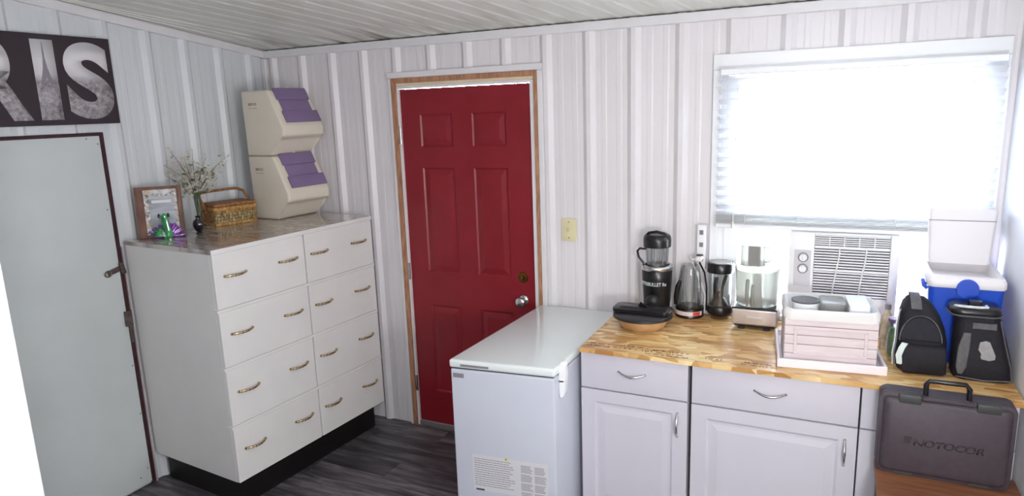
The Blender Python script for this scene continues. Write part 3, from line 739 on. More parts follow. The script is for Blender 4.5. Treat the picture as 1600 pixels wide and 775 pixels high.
bv = MB().lathe([(0, 0), (.017, 0), (.018, .004), (.013, .010), (.022, .022), (.029, .040), (.030, .052), (.024, .068), (.012, .076), (.011, .084), (.017, .092), (.012, .0925), (.007, .084)], n=28).build('bud_vase', M['vaseblack'], None, 50, (.245, -.828, ZT))
tag(bv, 'small round black glazed bud vase in front of the glass vase', 'vase')
gv = MB().lathe([(0, 0), (.024, 0), (.024, .006), (.012, .016), (.010, .06), (.012, .12), (.018, .19), (.026, .228), (.024, .228), (.016, .19), (.009, .12), (.007, .02), (0, .014)], n=24).build('glass_vase', M['glassvase'], None, 60, (.180, -.766, ZT))
tag(gv, 'tall slim clear glass vase holding the dried flowers', 'vase')
fw = thing('flower_spray', 'spray of cream blossoms and brown twigs in the glass vase', 'flowers', (.180, -.766, ZT + .03))
random.seed(11)
tips = [(-.17, -.05, .27), (-.12, -.08, .33), (.02, -.06, .36), (.06, .04, .36), (.13, .06, .33), (.15, .02, .27), (-.05, .05, .40), (-.03, -.10, .40), (.10, -.05, .24), (-.08, .0, .24), (.0, .06, .30), (-.14, .02, .34), (.16, .09, .36), (.03, -.11, .29)]
for t_ in tips:
    p0 = Vector((random.uniform(-.004, .004), random.uniform(-.004, .004), -.01)); pm_ = Vector((t_[0] * .22, t_[1] * .22, t_[2] * .62)); p1 = Vector(t_)
    p1.x = max(p1.x, -.155); pts = [p0, Vector((p0.x * .5, p0.y * .5, .14)), pm_, pm_.lerp(p1, .5) + Vector((random.uniform(-.012, .012), random.uniform(-.012, .012), .012)), p1]
    MB().tube(pts, [.0018, .0018, .0017, .0013, .0008], 5).build('stem', M['twig'] if random.random() < .6 else M['leaf'], fw, 60)
    for k in range(20):
        f_ = random.uniform(.12, 1) ** 1.25; q = (pm_.lerp(p1, f_)) + Vector([random.uniform(-.03, .03) for _ in range(3)])
        q.x = max(q.x, -.155); m_ = MB(); rr = random.uniform(.009, .015)
        for j in range(5):
            a = 2 * math.pi * j / 5; e = Vector((math.cos(a), math.sin(a), .35)) * rr
            m_.bm.faces.new([m_.bm.verts.new(v) for v in (Vector((0, 0, 0)), Vector((math.cos(a - .5) * rr * .7, math.sin(a - .5) * rr * .7, rr * .3)), e, Vector((math.cos(a + .5) * rr * .7, math.sin(a + .5) * rr * .7, rr * .3)))])
        m_.build('blossom' if random.random() < .82 else 'leaf', M['blossom'] if random.random() < .8 else M['leaf'], fw, loc=q, rot=(random.uniform(-1, 1), random.uniform(-1, 1), 0))

og = thing('glass_ornament', 'shiny green and purple glass ornament in front of the frame', 'ornament', (.205, -.985, ZT), R(-40))
gb = MB(); gb.loft([[(.012 * math.cos(a) * s_, c_ + .030 * math.sin(a) * s_, z_) for a in [2 * math.pi * i / 16 for i in range(16)]] for z_, s_, c_ in ((0, .7, .0), (.015, .85, .0), (.045, .72, -.002), (.08, .62, -.004), (.110, .5, -.006), (.128, .2, -.008))])
gb.build('green_body', M['greenglass'], og, 60)
for sgn, nm, mm in ((1, 'purple_wing', M['purpleglass']), (-1, 'purple_wing', M['purpleglass'])):
    for k in range(9):
        a = R(5 + k * 13 + random.uniform(-6, 6)); L_ = .090 - .003 * k - random.uniform(0, .03)
        p1 = (-.006 - .002 * k, sgn * (L_ * math.cos(a) + .01), max(.012, L_ * math.sin(a) * 1.25 + .006))
        MB().tube([(-.004, sgn * .012, .012), (p1[0], p1[1] * .6, p1[2] * .7), p1], [.008, .013, .005], 8).build(nm, mm, og, 60)
for k in range(5):
    a = R(10 + k * 14); MB().tube([(.004, -.01, .012), (.010, -.01 - .035 * math.cos(a), .012 + .035 * math.sin(a)), (.008, -.01 - .062 * math.cos(a), .010 + .055 * math.sin(a))], [.007, .008, .002], 8).build('green_petal', M['greenglass'], og, 60)
for s_ in (-.030, .012): MB().lathe([(0, 0), (.007, .004), (.006, .018), (0, .026)], (-.002, s_, .105), 10).build('dark_tip', M['black'], og, 60)

# ------------------------------------------------------------------ chest freezer
fz = thing('chest_freezer', 'white chest freezer with lid latch between red door and cabinets', 'freezer', (1.8, -.92, 0))
def quadbox(z0, z1, ins=0, bev=.006, out=0):
    c = [(1.806, -.938), (2.276, -.890), (2.298, -.045), (1.860, -.045)]
    pts = [(c[0][0] + ins, c[0][1] + ins), (c[1][0] - ins, c[1][1] + ins), (c[2][0] - ins, c[2][1] - ins), (c[3][0] + ins, c[3][1] - ins)]
    return MB().prism([(p[0] - 1.8, p[1] + .92) for p in pts], z0, z1, None, bev, 3)
quadbox(.03, .830, .004, .008).build('body', M['freezer'], fz, 50)
quadbox(.8302, .8355, .010, 0).build('gasket', M['gasket'], fz)
quadbox(.8357, .873, -.001, .012).build('lid', M['freezer_lid'], fz, 50)
for x_, y_ in ((.06, .06), (.42, .09), (.09, .83), (.45, .83)): MB().cyl((x_, y_, 0), .02, .03, 14).build('foot', M['black_soft'], fz)
FPL = (.0095 + .9948 * .05 + .0002, -.0141 + .1016 * .05 - .0045)
MB().box((0, 0, 0), (.13, .010, .0015), .0005, 1, frame_mx((FPL[0], FPL[1], .846), (.9948, .1016, 0), (0, 0, 1), (.1016, -.9948, 0))).build('lid_grip', M['ink'], fz)
lt = MB().prism([(-.006, -.012), (-.004, .004), (.004, .012), (.014, .008), (.020, -.006), (.021, -.05), (.018, -.130), (.010, -.145), (-.002, -.148), (-.006, -.13)], 0, .040, frame_mx((2.2805 - 1.8, -.80 + .92, .877), (1, 0, 0), (0, 0, 1), (0, -1, 0)), .002, 1)
lt.build('lid_latch', M['bin'] if False else M['vinyl'], fz, 40)
MB().box((.475, .08, .80), (.494, .122, .806), 0).build('latch_slot', M['gasket'], fz)
fx = lambda px, z: frame_mx((px[0], px[1], z), (.9948, .1016, 0), (0, 0, 1), (.1016, -.9948, 0))
FP = lambda d: (.0095 + .9948 * d, -.0141 + .1016 * d)      # along the front face
MB().box((0, -.010, 0), (.05, .010, .001), .0003, 1, fx(FP(.012), .802)).build('badge', M['ink'], fz)
lbl = MB().box((0, 0, 0), (.345, .17, .0004), 0, 1, fx(FP(.085), .272)).build('warning_label', M['paper'], fz)
pr = MB(); random.seed(3)
for r_ in range(13):
    x_ = .006
    while x_ < .205 - random.random() * .05:
        w_ = random.uniform(.006, .018); pr.box((x_, .150 - r_ * .0105, .0005), (x_ + w_, .153 - r_ * .0105, .0007), 0, 1, fx(FP(.085), .272)); x_ += w_ + .002
for c_ in (0, 1):
    for r_ in range(24):
        if r_ % 7 == 6: continue
        pr.box((.222 + c_ * .062, .146 - r_ * .006, .0005), (.222 + c_ * .062 + random.uniform(.04, .055), .1485 - r_ * .006, .0007), 0, 1, fx(FP(.085), .272))
tag(pr.build('label_lines', M['ink'], fz), kind='stuff')
MB().box((.01, .0, .0005), (.05, .008, .0008), 0, 1, fx(FP(.085), .272)).build('label_bar', M['inkdark'], fz)
MB().prism([(0, 0), (.018, 0), (.009, .016)], .0005, .0008, fx(FP(.232), .432)).build('warning_triangle', M['yellow'], fz)
MB().prism([(.0, 0), (.006, 0), (.003, .008)], .0009, .0011, fx(FP(.238), .435)).build('warning_mark', M['inkdark'], fz)

# ------------------------------------------------------------------ base cabinets
def bar_handle(p0, p1, bow, parent, m=None):
    p0 = Vector(p0); p1 = Vector(p1)
    b = MB().tube(arc(p0, p1, bow, 14), [.0038 + .0016 * math.sin(math.pi * i / 14) for i in range(15)], 10)
    b.cyl((0, 0, 0), .0045, .006, 12, frame_mx(p0 + Vector((0, .005, 0)), (1, 0, 0), (0, 0, 1), (0, -1, 0))); b.cyl((0, 0, 0), .0045, .006, 12, frame_mx(p1 + Vector((0, .005, 0)), (1, 0, 0), (0, 0, 1), (0, -1, 0)))
    return b.build('handle', m or M['chrome'], parent, 60)
def base_cab(x0, x1, label, vh=True, hx=None):
    c = thing('base_cabinet', label, 'cabinet', (x0, -.634, 0), 0, 'white base cabinets under the worktop')
    W = x1 - x0
    MB().box((0.001, 0, .09), (W - .001, .60, .883)).build('carcass', M['cab'], c)
    MB().box((.01, .05, 0), (W - .01, .58, .0898)).build('toe_kick', M['kick'], c)
    for q in (.001, W - .004): MB().box((q, -.0008, .1), (q + .003, -.0002, .882)).build('carcass_edge', M['gap'], c)
    d = MB().box((.002, -.0195, .712), (W - .002, -.001, .879), .003, 2).build('drawer', M['cab'], c, 40)
    if hx: bar_handle((hx[0] - x0, -.0225, .803), (hx[1] - x0, -.0225, .803), (0, -.022, -.010), d)
    h = (.062, W - .062, .165, .652)
    dd = leaf(.002, W - .002, .10, .706, .0185, [h]).build('door', M['cab'], c, loc=(0, -.0195, 0))
    raised(*h, groove=.006, g1=.010, g2=.010, slope=.026).build('raised_panel', M['cab'], dd)
    if vh: bar_handle((W - .042, -.003, .655), (W - .042, -.003, .552), (0, -.024, 0), dd)
    return c
base_cab(2.303, 2.768, 'white base cabinet nearest the freezer, drawer above one panelled door', hx=(2.475, 2.588))
base_cab(2.780, 3.393, 'widest white base cabinet, in the middle under the wooden crate', hx=(3.024, 3.138))
base_cab(3.395, 3.872, 'white base cabinet against the right wall, hidden behind the tool case', hx=(3.58, 3.69))

# ------------------------------------------------------------------ worktop
WZ = .9022
wt_ = thing('worktop', 'bare oriented strand board worktop across the white cabinets', 'worktop', (2.31, -.69, .884))
MB().box((0, 0, 0), (1.565, .662, .0182), .001, 1).build('board', M['osb'], wt_)
random.seed(5)
pr = MB()
def words(x0, x1, y0, h, tilt=0):
    x = x0
    while x < x1:
        w_ = random.uniform(.010, .035); n = max(2, int(w_ / .006))
        for i in range(n):
            xx = x + i * .006
            if random.random() < .8: pr.box((xx, y0 + tilt * (xx - x0), .0183), (xx + .0035, y0 + 1.5 * h * random.uniform(.4, 1) + tilt * (xx - x0), .0185))
        x += w_ + .007
for x0, x1, y0, h in ((.02, .10, .045, .012), (.02, .12, .075, .012), (.16, .28, .085, .010), (.13, .24, .055, .010), (.26, .42, .050, .010), (.30, .46, .075, .010), (.28, .45, .028, .009), (.52, .60, .052, .012), (.67, .80, .060, .012), (.66, .79, .036, .010)): words(x0, x1, y0, h)
tag(pr.build('printed_stamps', M['inkdark'], wt_), kind='stuff')

# ------------------------------------------------------------------ things on the worktop
C2 = lambda x, y: (x, y, WZ)
pan = thing('lidded_pan', 'low amber pan with ridged black lid at the left end of the worktop', 'pan', C2(2.490, -.318))
MB().lathe([(0, 0), (.088, 0), (.100, .006), (.112, .028), (.120, .056), (.117, .056), (.098, .010), (0, .006)], n=40).build('bowl', M['amber'], pan, 50)
MB().lathe([(0, .072), (.126, .070), (.136, .064), (.137, .054), (.130, .0565), (0, .0565)], n=40).build('lid', M['black_soft'], pan, 50)
lb = MB().prism(rrect(.262, .118, .022), .0, .017, Matrix.Translation((-.004, .010, .0725)), .003, 2).build('lid_bar', M['black'], pan, 50)
for i in range(4): MB().box((-.105, -.036 + i * .011, .0897), (.112, -.032 + i * .011, .0917), .0006, 1).build('lid_ridge', M['black_soft'], lb)
MB().prism([(-.02, 0), (.028, 0), (-.012, .022)], -.004, .004, frame_mx((-.005, .02, .090), (1, 0, 0), (0, 0, 1), (0, -1, 0)), .001, 1).build('lid_latch', M['black'], pan)

bn = thing('blender', 'tall black blender with clear pitcher and black cap, tallest on the worktop', 'blender', C2(2.503, -.100))
MB().lathe([(0, 0), (.060, 0), (.064, .006), (.062, .03), (.066, .10), (.0715, .17), (.0735, .232), (.070, .236), (.0, .236)], n=44).build('motor_base', M['black'], bn, 50)
MB().lathe([(.0738, .228), (.0765, .232), (.0765, .246), (.072, .250), (.060, .250), (.060, .237), (.0738, .237), (.0738, .228)], n=44).build('silver_rim', M['chrome'], bn, 50)
mxb = Matrix.Rotation(R(-8), 4, 'Z') @ frame_mx((0, -.0722, .165), (1, 0, 0), (0, 0, 1), (0, -1, 0))
text('NUTRIBULLET Rx', 'lettering', M['whiteprint'], bn, mxb, .150, .018, .0006, .02, wrap=.0715)
MB().lathe([(0, 0), (.034, 0), (.034, .010), (.026, .024), (.012, .030), (0, .031)], n=28, mx=frame_mx((-.004, -.060, .080), (1, 0, 0), (0, 0, 1), (0, -1, 0))).build('round_dial', M['black_soft'], bn, 50)
MB().lathe([(0, .0), (.012, .0), (.012, .008), (0, .010)], n=16, mx=frame_mx((.045, -.052, .028), (1, 0, 0), (0, 0, 1), (.3, -.95, 0))).build('side_foot', M['chrome'], bn, 50)
MB().lathe([(.050, .246), (.052, .27), (.055, .31), (.057, .345), (.055, .345), (.052, .30), (.049, .252), (0, .252)], n=36).build('pitcher', M['clear'], bn, 60)
for k in range(8):
    a = 2 * math.pi * k / 8; MB().tube([(math.cos(a) * .051, math.sin(a) * .051, .254), (math.cos(a) * .055, math.sin(a) * .0545, .338)], .0018, 5).build('pitcher_rib', M['haze'], bn, 60)
MB().tube([(-.052, -.004, .325), (-.082, -.012, .327), (-.094, -.014, .314), (-.088, -.013, .285), (-.062, -.010, .252)], .0055, 8).build('handle', M['black'], bn, 60)
MB().lathe([(.050, .338), (.066, .340), (.067, .372), (.064, .390), (.056, .398), (0, .399)], n=40).build('cap', M['black'], bn, 40)
MB().tube([(-.056, -.01, .385), (-.038, -.012, .406), (0, -.013, .413), (.038, -.012, .405), (.060, -.01, .38)], .007, 8).build('cap_loop', M['black'], bn, 60)

cu = thing('blender_cup', 'upside-down clear cup on black ring with white and red label', 'cup', C2(2.657, -.075))
MB().lathe([(0, 0), (.064, 0), (.068, .004), (.068, .012), (.0665, .014), (.0665, .036), (.068, .038), (.067, .046), (.060, .050), (0, .050)], n=40).build('blade_ring', M['black'], cu, 40)
def band(r, a0, a1, z0, z1, th=.0006, n=16):
    mb = MB(); rg = []
    for i in range(n + 1):
        a = R(a0 + (a1 - a0) * i / n); c, s_ = math.sin(a), -math.cos(a)
        rg.append([(c * r, s_ * r, z0), (c * r, s_ * r, z1), (c * (r + th), s_ * (r + th), z1), (c * (r + th), s_ * (r + th), z0)])
    return mb.loft(rg)
band(.0666, -70, 70, .015, .035).build('label', M['labelwhite'], cu)
band(.0673, 26, 56, .0165, .0335).build('red_label_patch', M['redprint'], cu)
MB().lathe([(.063, .0502), (.064, .062), (.055, .066), (.0545, .12), (.052, .18), (.046, .235), (.041, .252), (.036, .256), (0, .256), (0, .254), (.036, .2535), (.050, .18), (.0525, .07), (.0525, .0502)], n=36).build('cup_body', M['clear'], cu, 60)
for k in range(6):
    a = 2 * math.pi * (k + .3) / 6; MB().tube([(math.cos(a) * .0545, math.sin(a) * .0545, .068), (math.cos(a) * .052, math.sin(a) * .052, .18), (math.cos(a) * .043, math.sin(a) * .043, .24)], .0016, 5).build('cup_rib', M['haze'], cu, 60)
MB().tube([(-.060, -.030, .060), (-.058, -.032, .10), (-.050, -.034, .15), (-.040, -.032, .178)], [.009, .012, .012, .008], 10).build('cup_handle', M['black'], cu, 60)

jr = thing('jar_cup', 'clear cup with thick black cap and black blade base', 'cup', C2(2.797, -.066))
MB().lathe([(0, 0), (.040, 0), (.044, .004), (.046, .016), (.040, .018), (0, .018)], n=36).build('foot', M['clear'], jr, 50)
MB().lathe([(0, .0182), (.046, .0182), (.056, .026), (.059, .040), (.059, .056), (.055, .064), (0, .066)], n=40).build('blade_base', M['black'], jr, 40)
MB().lathe([(0, .0662), (.042, .0662), (.030, .095), (.014, .110), (.010, .13), (0, .13)], n=24).build('blade_cone', M['black_soft'], jr, 50)
MB().lathe([(.050, .0662), (.052, .10), (.053, .226), (.051, .226), (.050, .10), (.048, .0662)], n=36).build('cup_body', M['clear'], jr, 60)
MB().tube([(-.018, -.010, .10), (-.020, -.012, .16), (-.016, -.012, .20)], .010, 8).build('blade_arm', M['black_soft'], jr, 60)
MB().tube([(.010, -.014, .11), (.014, -.018, .16), (.030, -.018, .215)], .008, 8).build('blade_arm', M['black_soft'], jr, 60)
MB().lathe([(.050, .2262), (.0605, .2265), (.061, .231), (.061, .268), (.057, .273), (0, .273)], n=40).build('cap', M['black'], jr, 40)
MB().lathe([(0, .2732), (.052, .2732), (.050, .276), (0, .276)], n=32).build('cap_disc', M['haze'], jr, 40)

fp = thing('food_processor', 'food processor with brushed steel base and cloudy clear bowl', 'food processor', C2(2.968, -.125))
for q in (-.068, .040): MB().box((q, -.082, 0), (q + .028, .07, .0148), .003, 1).build('foot', M['black_soft'], fp)
MB().box((-.086, -.085, .015), (.088, .085, .024), .004, 1).build('base_skirt', M['black_soft'], fp)
MB().box((-.095, -.092, .0242), (.098, .092, .098), .008, 3).build('steel_base', M['steel'], fp, 40)
MB().box((-.096, -.093, .0984), (.099, .093, .104), .003, 1).build('base_top', M['black'], fp)
MB().box((-.030, -.0928, .060), (.034, -.0922, .0645)).build('badge', M['whiteprint'], fp)
MB().lathe([(0, .106), (.086, .106), (.090, .112), (.095, .26), (.097, .268), (.094, .268), (.088, .118), (0, .112)], n=44).build('bowl', M['haze'], fp, 60)
MB().lathe([(0, .105), (.028, .105), (.022, .15), (.018, .24), (0, .24)], n=20).build('blade_hub', M['haze'], fp, 60)
MB().lathe([(.098, .2682), (.098, .276), (.090, .284), (.0, .286)], n=44).build('lid', M['haze'], fp, 60)
MB().prism(rrect(.108, .078, .034), .2862, .378, Matrix.Translation((-.020, -.010, 0)), .003, 2).build('feed_tube', M['tube'], fp, 50)
MB().prism(rrect(.052, .055, .018), .288, .372, Matrix.Translation((-.015, -.010, 0)), .003, 2).build('pusher', M['smoke'], fp, 50)
MB().tube([(-.030, -.094, .12), (-.030, -.112, .13), (-.030, -.116, .19), (-.030, -.110, .225), (-.030, -.094, .232)], .0075, 8).tube([(-.006, -.096, .12), (-.006, -.114, .13), (-.006, -.118, .17), (-.006, -.110, .205), (-.006, -.096, .21)], .0065, 8).build('bowl_handle', M['tube'], fp, 60)
MB().tube([(.034, -.01, .30), (.056, -.01, .31), (.060, -.01, .34), (.052, -.01, .365), (.034, -.01, .368)], .006, 8).build('tube_handle', M['tube'], fp, 60)

RT = math.atan2(.039, .377)
ty = thing('serving_tray', 'shallow white painted wooden tray under the crate', 'tray', (3.1, -.628, WZ), RT)
TW, TD = .379, .375
MB().box((.008, .008, 0), (TW - .008, TD - .008, .008)).build('tray_base', M['tray'], ty)
for a, b in (((0, 0, 0), (TW, .011, .034)), ((0, TD - .011, 0), (TW, TD, .034)), ((0, .0112, 0), (.011, TD - .0112, .034)), ((TW - .011, .0112, 0), (TW, TD - .0112, .034))):
    MB().box(a, b, .002, 1).build('tray_side', M['tray'], ty)
crt = thing('wooden_crate', 'whitewashed wooden crate lined with white cloth, standing in the tray', 'crate', (3.1, -.628, WZ + .0084), RT)
cx0, cx1, cy0, cy1, cz = .022, .350, .045, .300, .190
def boards(fn, L_, name='board'):
    """five horizontal boards with a mitred looking frame of battens on one face; fn maps (along, z, out)"""
    n = 5; hh = (cz - .004) / n
    for i in range(n):
        a = fn(.002, i * hh + .001, -.010); b = fn(L_ - .002, (i + 1) * hh - .001, 0)
        MB().box([min(a[k], b[k]) for k in range(3)], [max(a[k], b[k]) for k in range(3)], .0012, 1).build(name, M['wash'], crt)
boards(lambda u, z, o: (cx0 + u, cy0 - o, z), cx1 - cx0)
boards(lambda u, z, o: (cx0 + u, cy1 + o, z), cx1 - cx0)
boards(lambda u, z, o: (cx0 - o, cy0 + .012 + u, z), cy1 - cy0 - .024)
boards(lambda u, z, o: (cx1 + o, cy0 + .012 + u, z), cy1 - cy0 - .024)
for k, (a, b) in enumerate((((cx0 + .035, .034), (cx1 - .035, .046)), ((cx0 + .035, .136), (cx1 - .035, .148)), ((cx0 + .035, .0465), (cx0 + .047, .1355)), ((cx1 - .047, .0465), (cx1 - .035, .1355)))):
    MB().box((a[0], cy0 - .0035, a[1]), (b[0], cy0 - .0002, b[1]), .001, 1).build('front_batten', M['wash'], crt)
lin_ = MB()
outer = rrect(cx1 - cx0 + .010, cy1 - cy0 + .010, .03, 6, (cx0 + cx1) / 2, (cy0 + cy1) / 2); inner = rrect(cx1 - cx0 - .034, cy1 - cy0 - .034, .03, 6, (cx0 + cx1) / 2, (cy0 + cy1) / 2)
random.seed(2); wob = [random.uniform(-.003, .003) for _ in outer]
rings = [[(p[0], p[1], .176 + w_) for p, w_ in zip(outer, wob)], [(p[0] * 1.0, p[1], .205 + w_) for p, w_ in zip(outer, wob)], [((p[0] + q[0]) / 2, (p[1] + q[1]) / 2, .216 + w_) for p, q, w_ in zip(outer, inner, wob)], [(q[0], q[1], .205) for q in inner], [(q[0], q[1], .03) for q in inner]]
lin_.loft(rings, cap=False); lin_.bm.faces.new([lin_.bm.verts.new((q[0], q[1], .03)) for q in inner])
lin_.build('liner', M['cloth'], crt, 60)
L2 = lambda x, y: tuple((Matrix.Translation((3.1, -.628, WZ + .0084)) @ Matrix.Rotation(RT, 4, 'Z')) @ Vector((x, y, .0305)))
tb = thing('lidded_tub', 'white tub with flat grey lid inside the lined crate', 'tub', L2(.100, .150))
MB().lathe([(0, 0), (.038, 0), (.048, .190), (0, .190)], n=32).build('tub_body', M['vinyl'], tb, 50)
MB().lathe([(0, .1902), (.052, .1902), (.052, .197), (0, .199)], n=32).build('tub_lid', M['baggrey'], tb, 40)
cb_ = thing('clear_box', 'clear plastic box in the middle of the lined crate', 'box', L2(.199, .180), RT)
MB().prism(rrect(.084, .12, .015), 0, .185, None, .003, 1).build('box_body', M['haze'], cb_, 50)
MB().prism(rrect(.088, .124, .015), .1852, .193, None, .002, 1).build('box_lid', M['haze'], cb_, 50)
wb2 = MB().prism(rrect(.072, .17, .012), 0, .195, None, .004, 2).build('white_box', M['vinyl'], None, 50, L2(.288, .175), (0, 0, RT)); tag(wb2, 'plain white box at the right side inside the crate', 'box')

bb = thing('beige_bottle', 'beige bottle with dark cap between crate and green jar', 'bottle', (3.486, -.272, WZ))
MB().lathe([(0, 0), (.022, 0), (.024, .006), (.024, .12), (.018, .145), (.009, .158), (.009, .168), (0, .168)], n=24).build('bottle_body', M['beige'], bb, 50)
MB().lathe([(0, .1682), (.011, .1682), (.011, .19), (0, .192)], n=16).build('bottle_cap', M['ink'], bb, 40)
gj = thing('green_jar', 'clear jar with shiny green filling beside the black bags', 'jar', (3.512, -.358, WZ))
MB().lathe([(0, .004), (.024, .004), (.026, .03), (.026, .09), (.018, .115), (0, .118)], n=20).build('green_filling', M['greenleafy'], gj, 50)
MB().lathe([(0, 0), (.028, 0), (.030, .006), (.030, .11), (.026, .13), (.026, .145), (.024, .145), (.024, .13), (.028, .10), (.028, .003)], n=28).build('jar_glass', M['clear'], gj, 60)
MB().lathe([(0, .1452), (.028, .1452), (.028, .158), (0, .160)], n=24).build('jar_lid', M['purple'], gj, 40)

# cooler with its lid standing open
cw = thing('cooler', 'blue cooler with white rim and open white lid by the right wall', 'cooler', (3.728, -.235, WZ))
def taper(mb, w0, d0, w1, d1, z0, z1, r, cy=0):
    return mb.loft([[(p[0], p[1] + cy, z) for p in rrect(w_, d_, r)] for w_, d_, z in ((w0, d0, z0), ((w0 + w1) / 2, (d0 + d1) / 2, (z0 + z1) / 2), (w1, d1, z1))])
taper(MB(), .215, .25, .240, .282, 0, .300, .02).build('cooler_body', M['blue'], cw, 40)
MB().loft([[(p[0], p[1], z) for p in rrect(w_, d_, .022)] for w_, d_, z in ((.246, .288, .3002), (.252, .294, .306), (.252, .294, .326), (.238, .270, .342), (.216, .25, .344), (.205, .24, .33), (.200, .235, .31))]).build('cooler_rim', M['coolerwhite'], cw, 40)
MB().cyl((0, 0, 0), .036, .010, 28, frame_mx((.002, -.146, .302), (1, 0, 0), (0, 0, 1), (0, -1, 0))).build('front_tab', M['blue'], cw, 40)
ldm = Matrix.Translation((0, .112, .3445)) @ Matrix.Rotation(R(-2), 4, 'X')
MB().loft([[(p[0], p[1], z) for p in rrect(w_, .048, .012)] for w_, z in ((.200, 0), (.212, .012), (.226, .175), (.230, .212), (.222, .220))], mx=ldm).build('cooler_lid', M['coolerwhite'], cw, 40)
MB().box((-.112, -.0258, .172), (.112, -.0238, .175), .001, 1, ldm).build('lid_line', M['ink'], cw)
MB().tube([(-.124, -.06, .29), (-.136, -.07, .30), (-.138, -.10, .315), (-.136, -.125, .30), (-.124, -.13, .29)], .007, 8).build('carry_handle', M['blue'], cw, 60)

# two black lunch bags
b1 = thing('black_bag', 'left black bag, domed front pocket and pale shoulder strap', 'bag', (3.588, -.460, WZ), R(2))
def soft(mb, spec, mx=None):
    """spec: (w, d, z, cx, cy) rounded rings"""
    return mb.loft([[(p[0] + cx, p[1] + cy, z) for p in rrect(w_, d_, min(w_, d_) * .32, 6)] for w_, d_, z, cx, cy in spec], mx=mx)
soft(MB(), ((.135, .11, 0, 0, 0), (.152, .126, .006, 0, 0), (.160, .134, .05, 0, 0), (.158, .132, .12, 0, .0), (.148, .122, .17, -.006, .002), (.128, .108, .215, -.014, .004), (.095, .085, .255, -.022, .006), (.06, .05, .275, -.028, .008), (.02, .02, .282, -.03, .008))).build('bag_body', M['bagblack'], b1, 70)
arch = [(.066 * math.cos(math.pi * i / 18), .092 * math.sin(math.pi * i / 18)) for i in range(19)]
pmx = Matrix.Translation((-.012, -.050, .122)) @ Matrix.Rotation(R(-16), 4, 'X') @ FRONT((0, 0, 0))
MB().prism(arch, 0, .030, pmx, .008, 3).build('domed_pocket', M['bagblack'], b1, 50)
MB().tube([tuple(pmx @ Vector((p[0] * 1.02, p[1] * 1.02, .024))) for p in arch], .0045, 8).build('pocket_piping', M['bagshine'], b1, 60)
soft(MB(), ((.130, .018, .006, .004, -.068), (.146, .026, .014, .004, -.068), (.144, .028, .10, .002, -.066), (.130, .018, .116, .0, -.062))).build('front_pocket', M['bagblack'], b1, 70)
def strap(pts, w_, th, name, m, parent, side=(1, 0, 0)):
    s_ = Vector(side).normalized(); P_ = [Vector(p) for p in pts]; rg = []
    for i, p in enumerate(P_):
        t_ = (P_[min(i + 1, len(P_) - 1)] - P_[max(i - 1, 0)]).normalized(); n_ = t_.cross(s_).normalized()
        rg.append([p + s_ * w_ / 2 + n_ * th / 2, p - s_ * w_ / 2 + n_ * th / 2, p - s_ * w_ / 2 - n_ * th / 2, p + s_ * w_ / 2 - n_ * th / 2])
    return MB().loft(rg).build(name, m, parent, 50)
strap([(-.088, -.03, .02), (-.094, -.05, .07), (-.088, -.045, .13), (-.086, -.03, .18), (-.078, -.02, .23)], .026, .004, 'shoulder_strap', M['baglight'], b1, (.35, .9, 0))
strap([(-.030, -.056, .245), (-.032, -.035, .272), (-.034, 0, .290), (-.032, .04, .284), (-.03, .06, .25)], .034, .004, 'top_strap', M['baggrey'], b1, (1, 0, 0))
strap([(-.072, -.072, .035), (-.078, -.076, .07), (-.070, -.078, .10), (-.06, -.074, .118)], .020, .006, 'reflective_tab', M['whiteprint'], b1, (.9, -.4, 0))

b2 = thing('black_bag', 'right black bag, grey mesh side pocket and grey emblem, by right wall', 'bag', (3.781, -.462, WZ), R(1))
soft(MB(), ((.180, .13, 0, .0, 0), (.186, .138, .006, 0, 0), (.180, .134, .06, -.004, 0), (.160, .126, .14, -.014, .002), (.138, .116, .215, -.025, .004), (.132, .112, .232, -.027, .004))).build('bag_body', M['bagblack'], b2, 70)
soft(MB(), ((.146, .118, .2322, -.036, .004), (.156, .128, .237, -.037, .004), (.156, .128, .255, -.037, .004), (.144, .114, .262, -.036, .004))).build('top_flap', M['bagshine'], b2, 60)
MB().tube([(p[0] - .037, p[1] + .004, .2365) for p in rrect(.160, .132, .038, 6)], .003, 6, closed=True).build('flap_piping', M['baggrey'], b2, 60)
MB().prism(rrect(.040, .026, .006), 0, .022, Matrix.Translation((-.040, -.020, .2625)), .003, 1).build('flap_buckle', M['bagshine'], b2, 40)
MB().tube([(-.100, -.02, .262), (-.090, -.045, .268), (-.066, -.050, .268), (-.030, -.050, .268), (-.005, -.040, .2675), (-.006, -.020, .267)], .0050, 8).build('drawstring', M['baglight'], b2, 60)
soft(MB(), ((.016, .012, .022, -.074, -.066), (.034, .018, .05, -.072, -.066), (.036, .018, .12, -.068, -.062), (.022, .012, .175, -.060, -.056))).build('mesh_pocket', M['baggrey'], b2, 70)
fm2 = Matrix.Translation((0, -.0695, .0)) @ Matrix.Rotation(R(-5), 4, 'X') @ FRONT((0, 0, 0))
MB().box((-.048, .190, -.006), (.026, .214, .004), .002, 1, fm2).build('grey_band', M['baggrey'], b2)
MB().prism([(-.022, .145), (-.004, .152), (.010, .148), (.030, .098), (.028, .084), (.010, .078), (-.014, .082), (-.018, .092), (-.012, .102), (-.026, .116)], -.004, .0045, fm2, .002, 1).build('emblem', M['bagemblem'], b2, 40)
MB().tube([(.082, -.0665, .012), (.076, -.066, .06), (.054, -.062, .14), (.034, -.056, .225)], .003, 6).build('side_piping', M['baggrey'], b2, 60)
MB().tube([(-.086, -.064, .010), (0, -.073, .006), (.086, -.064, .010)], .003, 6).build('bottom_piping', M['baggrey'], b2, 60)

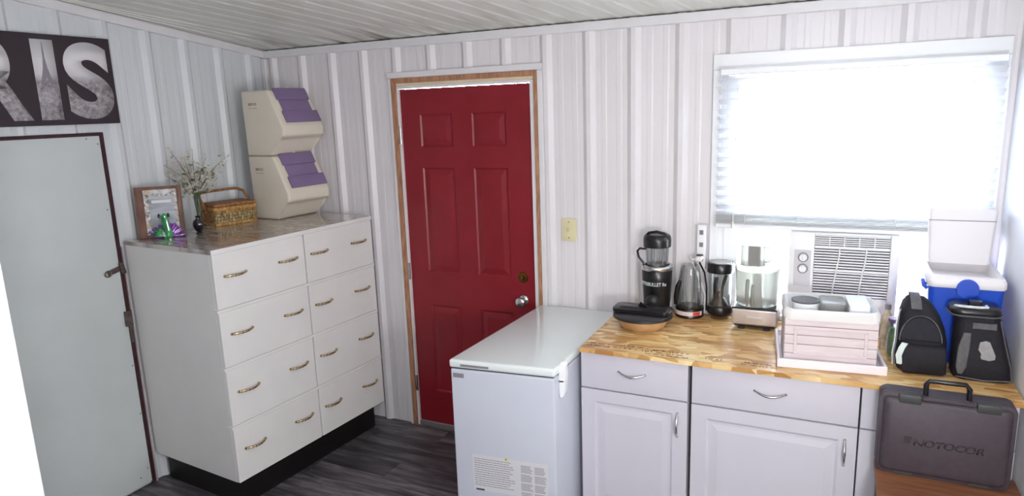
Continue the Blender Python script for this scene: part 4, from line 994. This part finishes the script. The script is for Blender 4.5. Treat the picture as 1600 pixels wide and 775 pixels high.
# side table and tool case in front of the cabinets
sd = thing('side_table', 'small reddish brown wooden table under the tool case', 'table', (3.66, -.90, 0))
MB().box((-.212, -.20, .596), (.212, .212, .619), .004, 2).build('tabletop', M['stoolwood'], sd)
for sx in (-1, 1):
    for sy in (-1, 1): MB().loft([[(sx * .185 + p[0], sy * .175 + p[1], z) for p in rrect(w_, w_, .004, 2)] for w_, z in ((.026, 0), (.038, .5955))]).build('leg', M['stoolwood'], sd, 40)
for sx in (-1, 1): MB().box((sx * .185 - .009, -.155, .53), (sx * .185 + .009, .155, .5955)).build('apron', M['stoolwood'], sd)
for sy in (-1, 1): MB().box((-.165, sy * .175 - .009, .53), (.165, sy * .175 + .009, .5955)).build('apron', M['stoolwood'], sd)

cs = thing('tool_case', 'dark grey plastic tool case with black handle on the small table', 'tool case', (3.643, -.748, .6192))
KW, KH = .392, .298
def shell(y0, y1, ins): return MB().prism(rrect(KW - ins, KH - ins, .022, 5, 0, KH / 2), y0, y1, frame_mx((0, 0, 0), (1, 0, 0), (0, 0, 1), (0, -1, 0)), .006, 2)
shell(-.047, -.0006, 0).build('back_shell', M['case'], cs, 50)
shell(.0006, .030, 0).build('front_shell', M['case'], cs, 50)
MB().loft([[(p[0], -y_, p[1]) for p in rrect(KW - i_, KH - i_, .02, 5, 0, KH / 2)] for i_, y_ in ((.022, .030), (.030, .040), (.052, .046))]).build('raised_front', M['case'], cs, 50)
MB().box((-.075, -.046, KH - .012), (.075, .006, KH + .003), .004, 1).build('handle_mount', M['case'], cs, 40)
MB().tube([(-.062, -.020, KH - .004), (-.063, -.020, KH + .040), (-.054, -.020, KH + .054), (.050, -.020, KH + .054), (.061, -.020, KH + .040), (.062, -.020, KH - .004)], .0085, 10).build('handle', M['black'], cs, 60)
for x in (-.108, .115): MB().box((x - .033, -.051, KH - .026), (x + .033, -.028, KH + .004), .004, 2).build('latch', M['case_dark'], cs, 40)
for x in (-.11, .11): MB().box((x - .03, -.036, .001), (x + .03, -.03, .014), .002, 1).build('lower_latch', M['case_dark'], cs)
text('NOTOCOR', 'lettering', M['case_letter'], cs, frame_mx((.016, -.0462, .136), (1, 0, 0), (.2, 0, .98), (0, -1, 0)), .205, .026, .0008, .03)
MB().prism([(-.120, -.013), (-.098, -.013), (-.093, .013), (-.115, .013)], 0, .0008, FRONT((.0, -.0462, .140))).build('logo_block', M['case_letter'], cs)
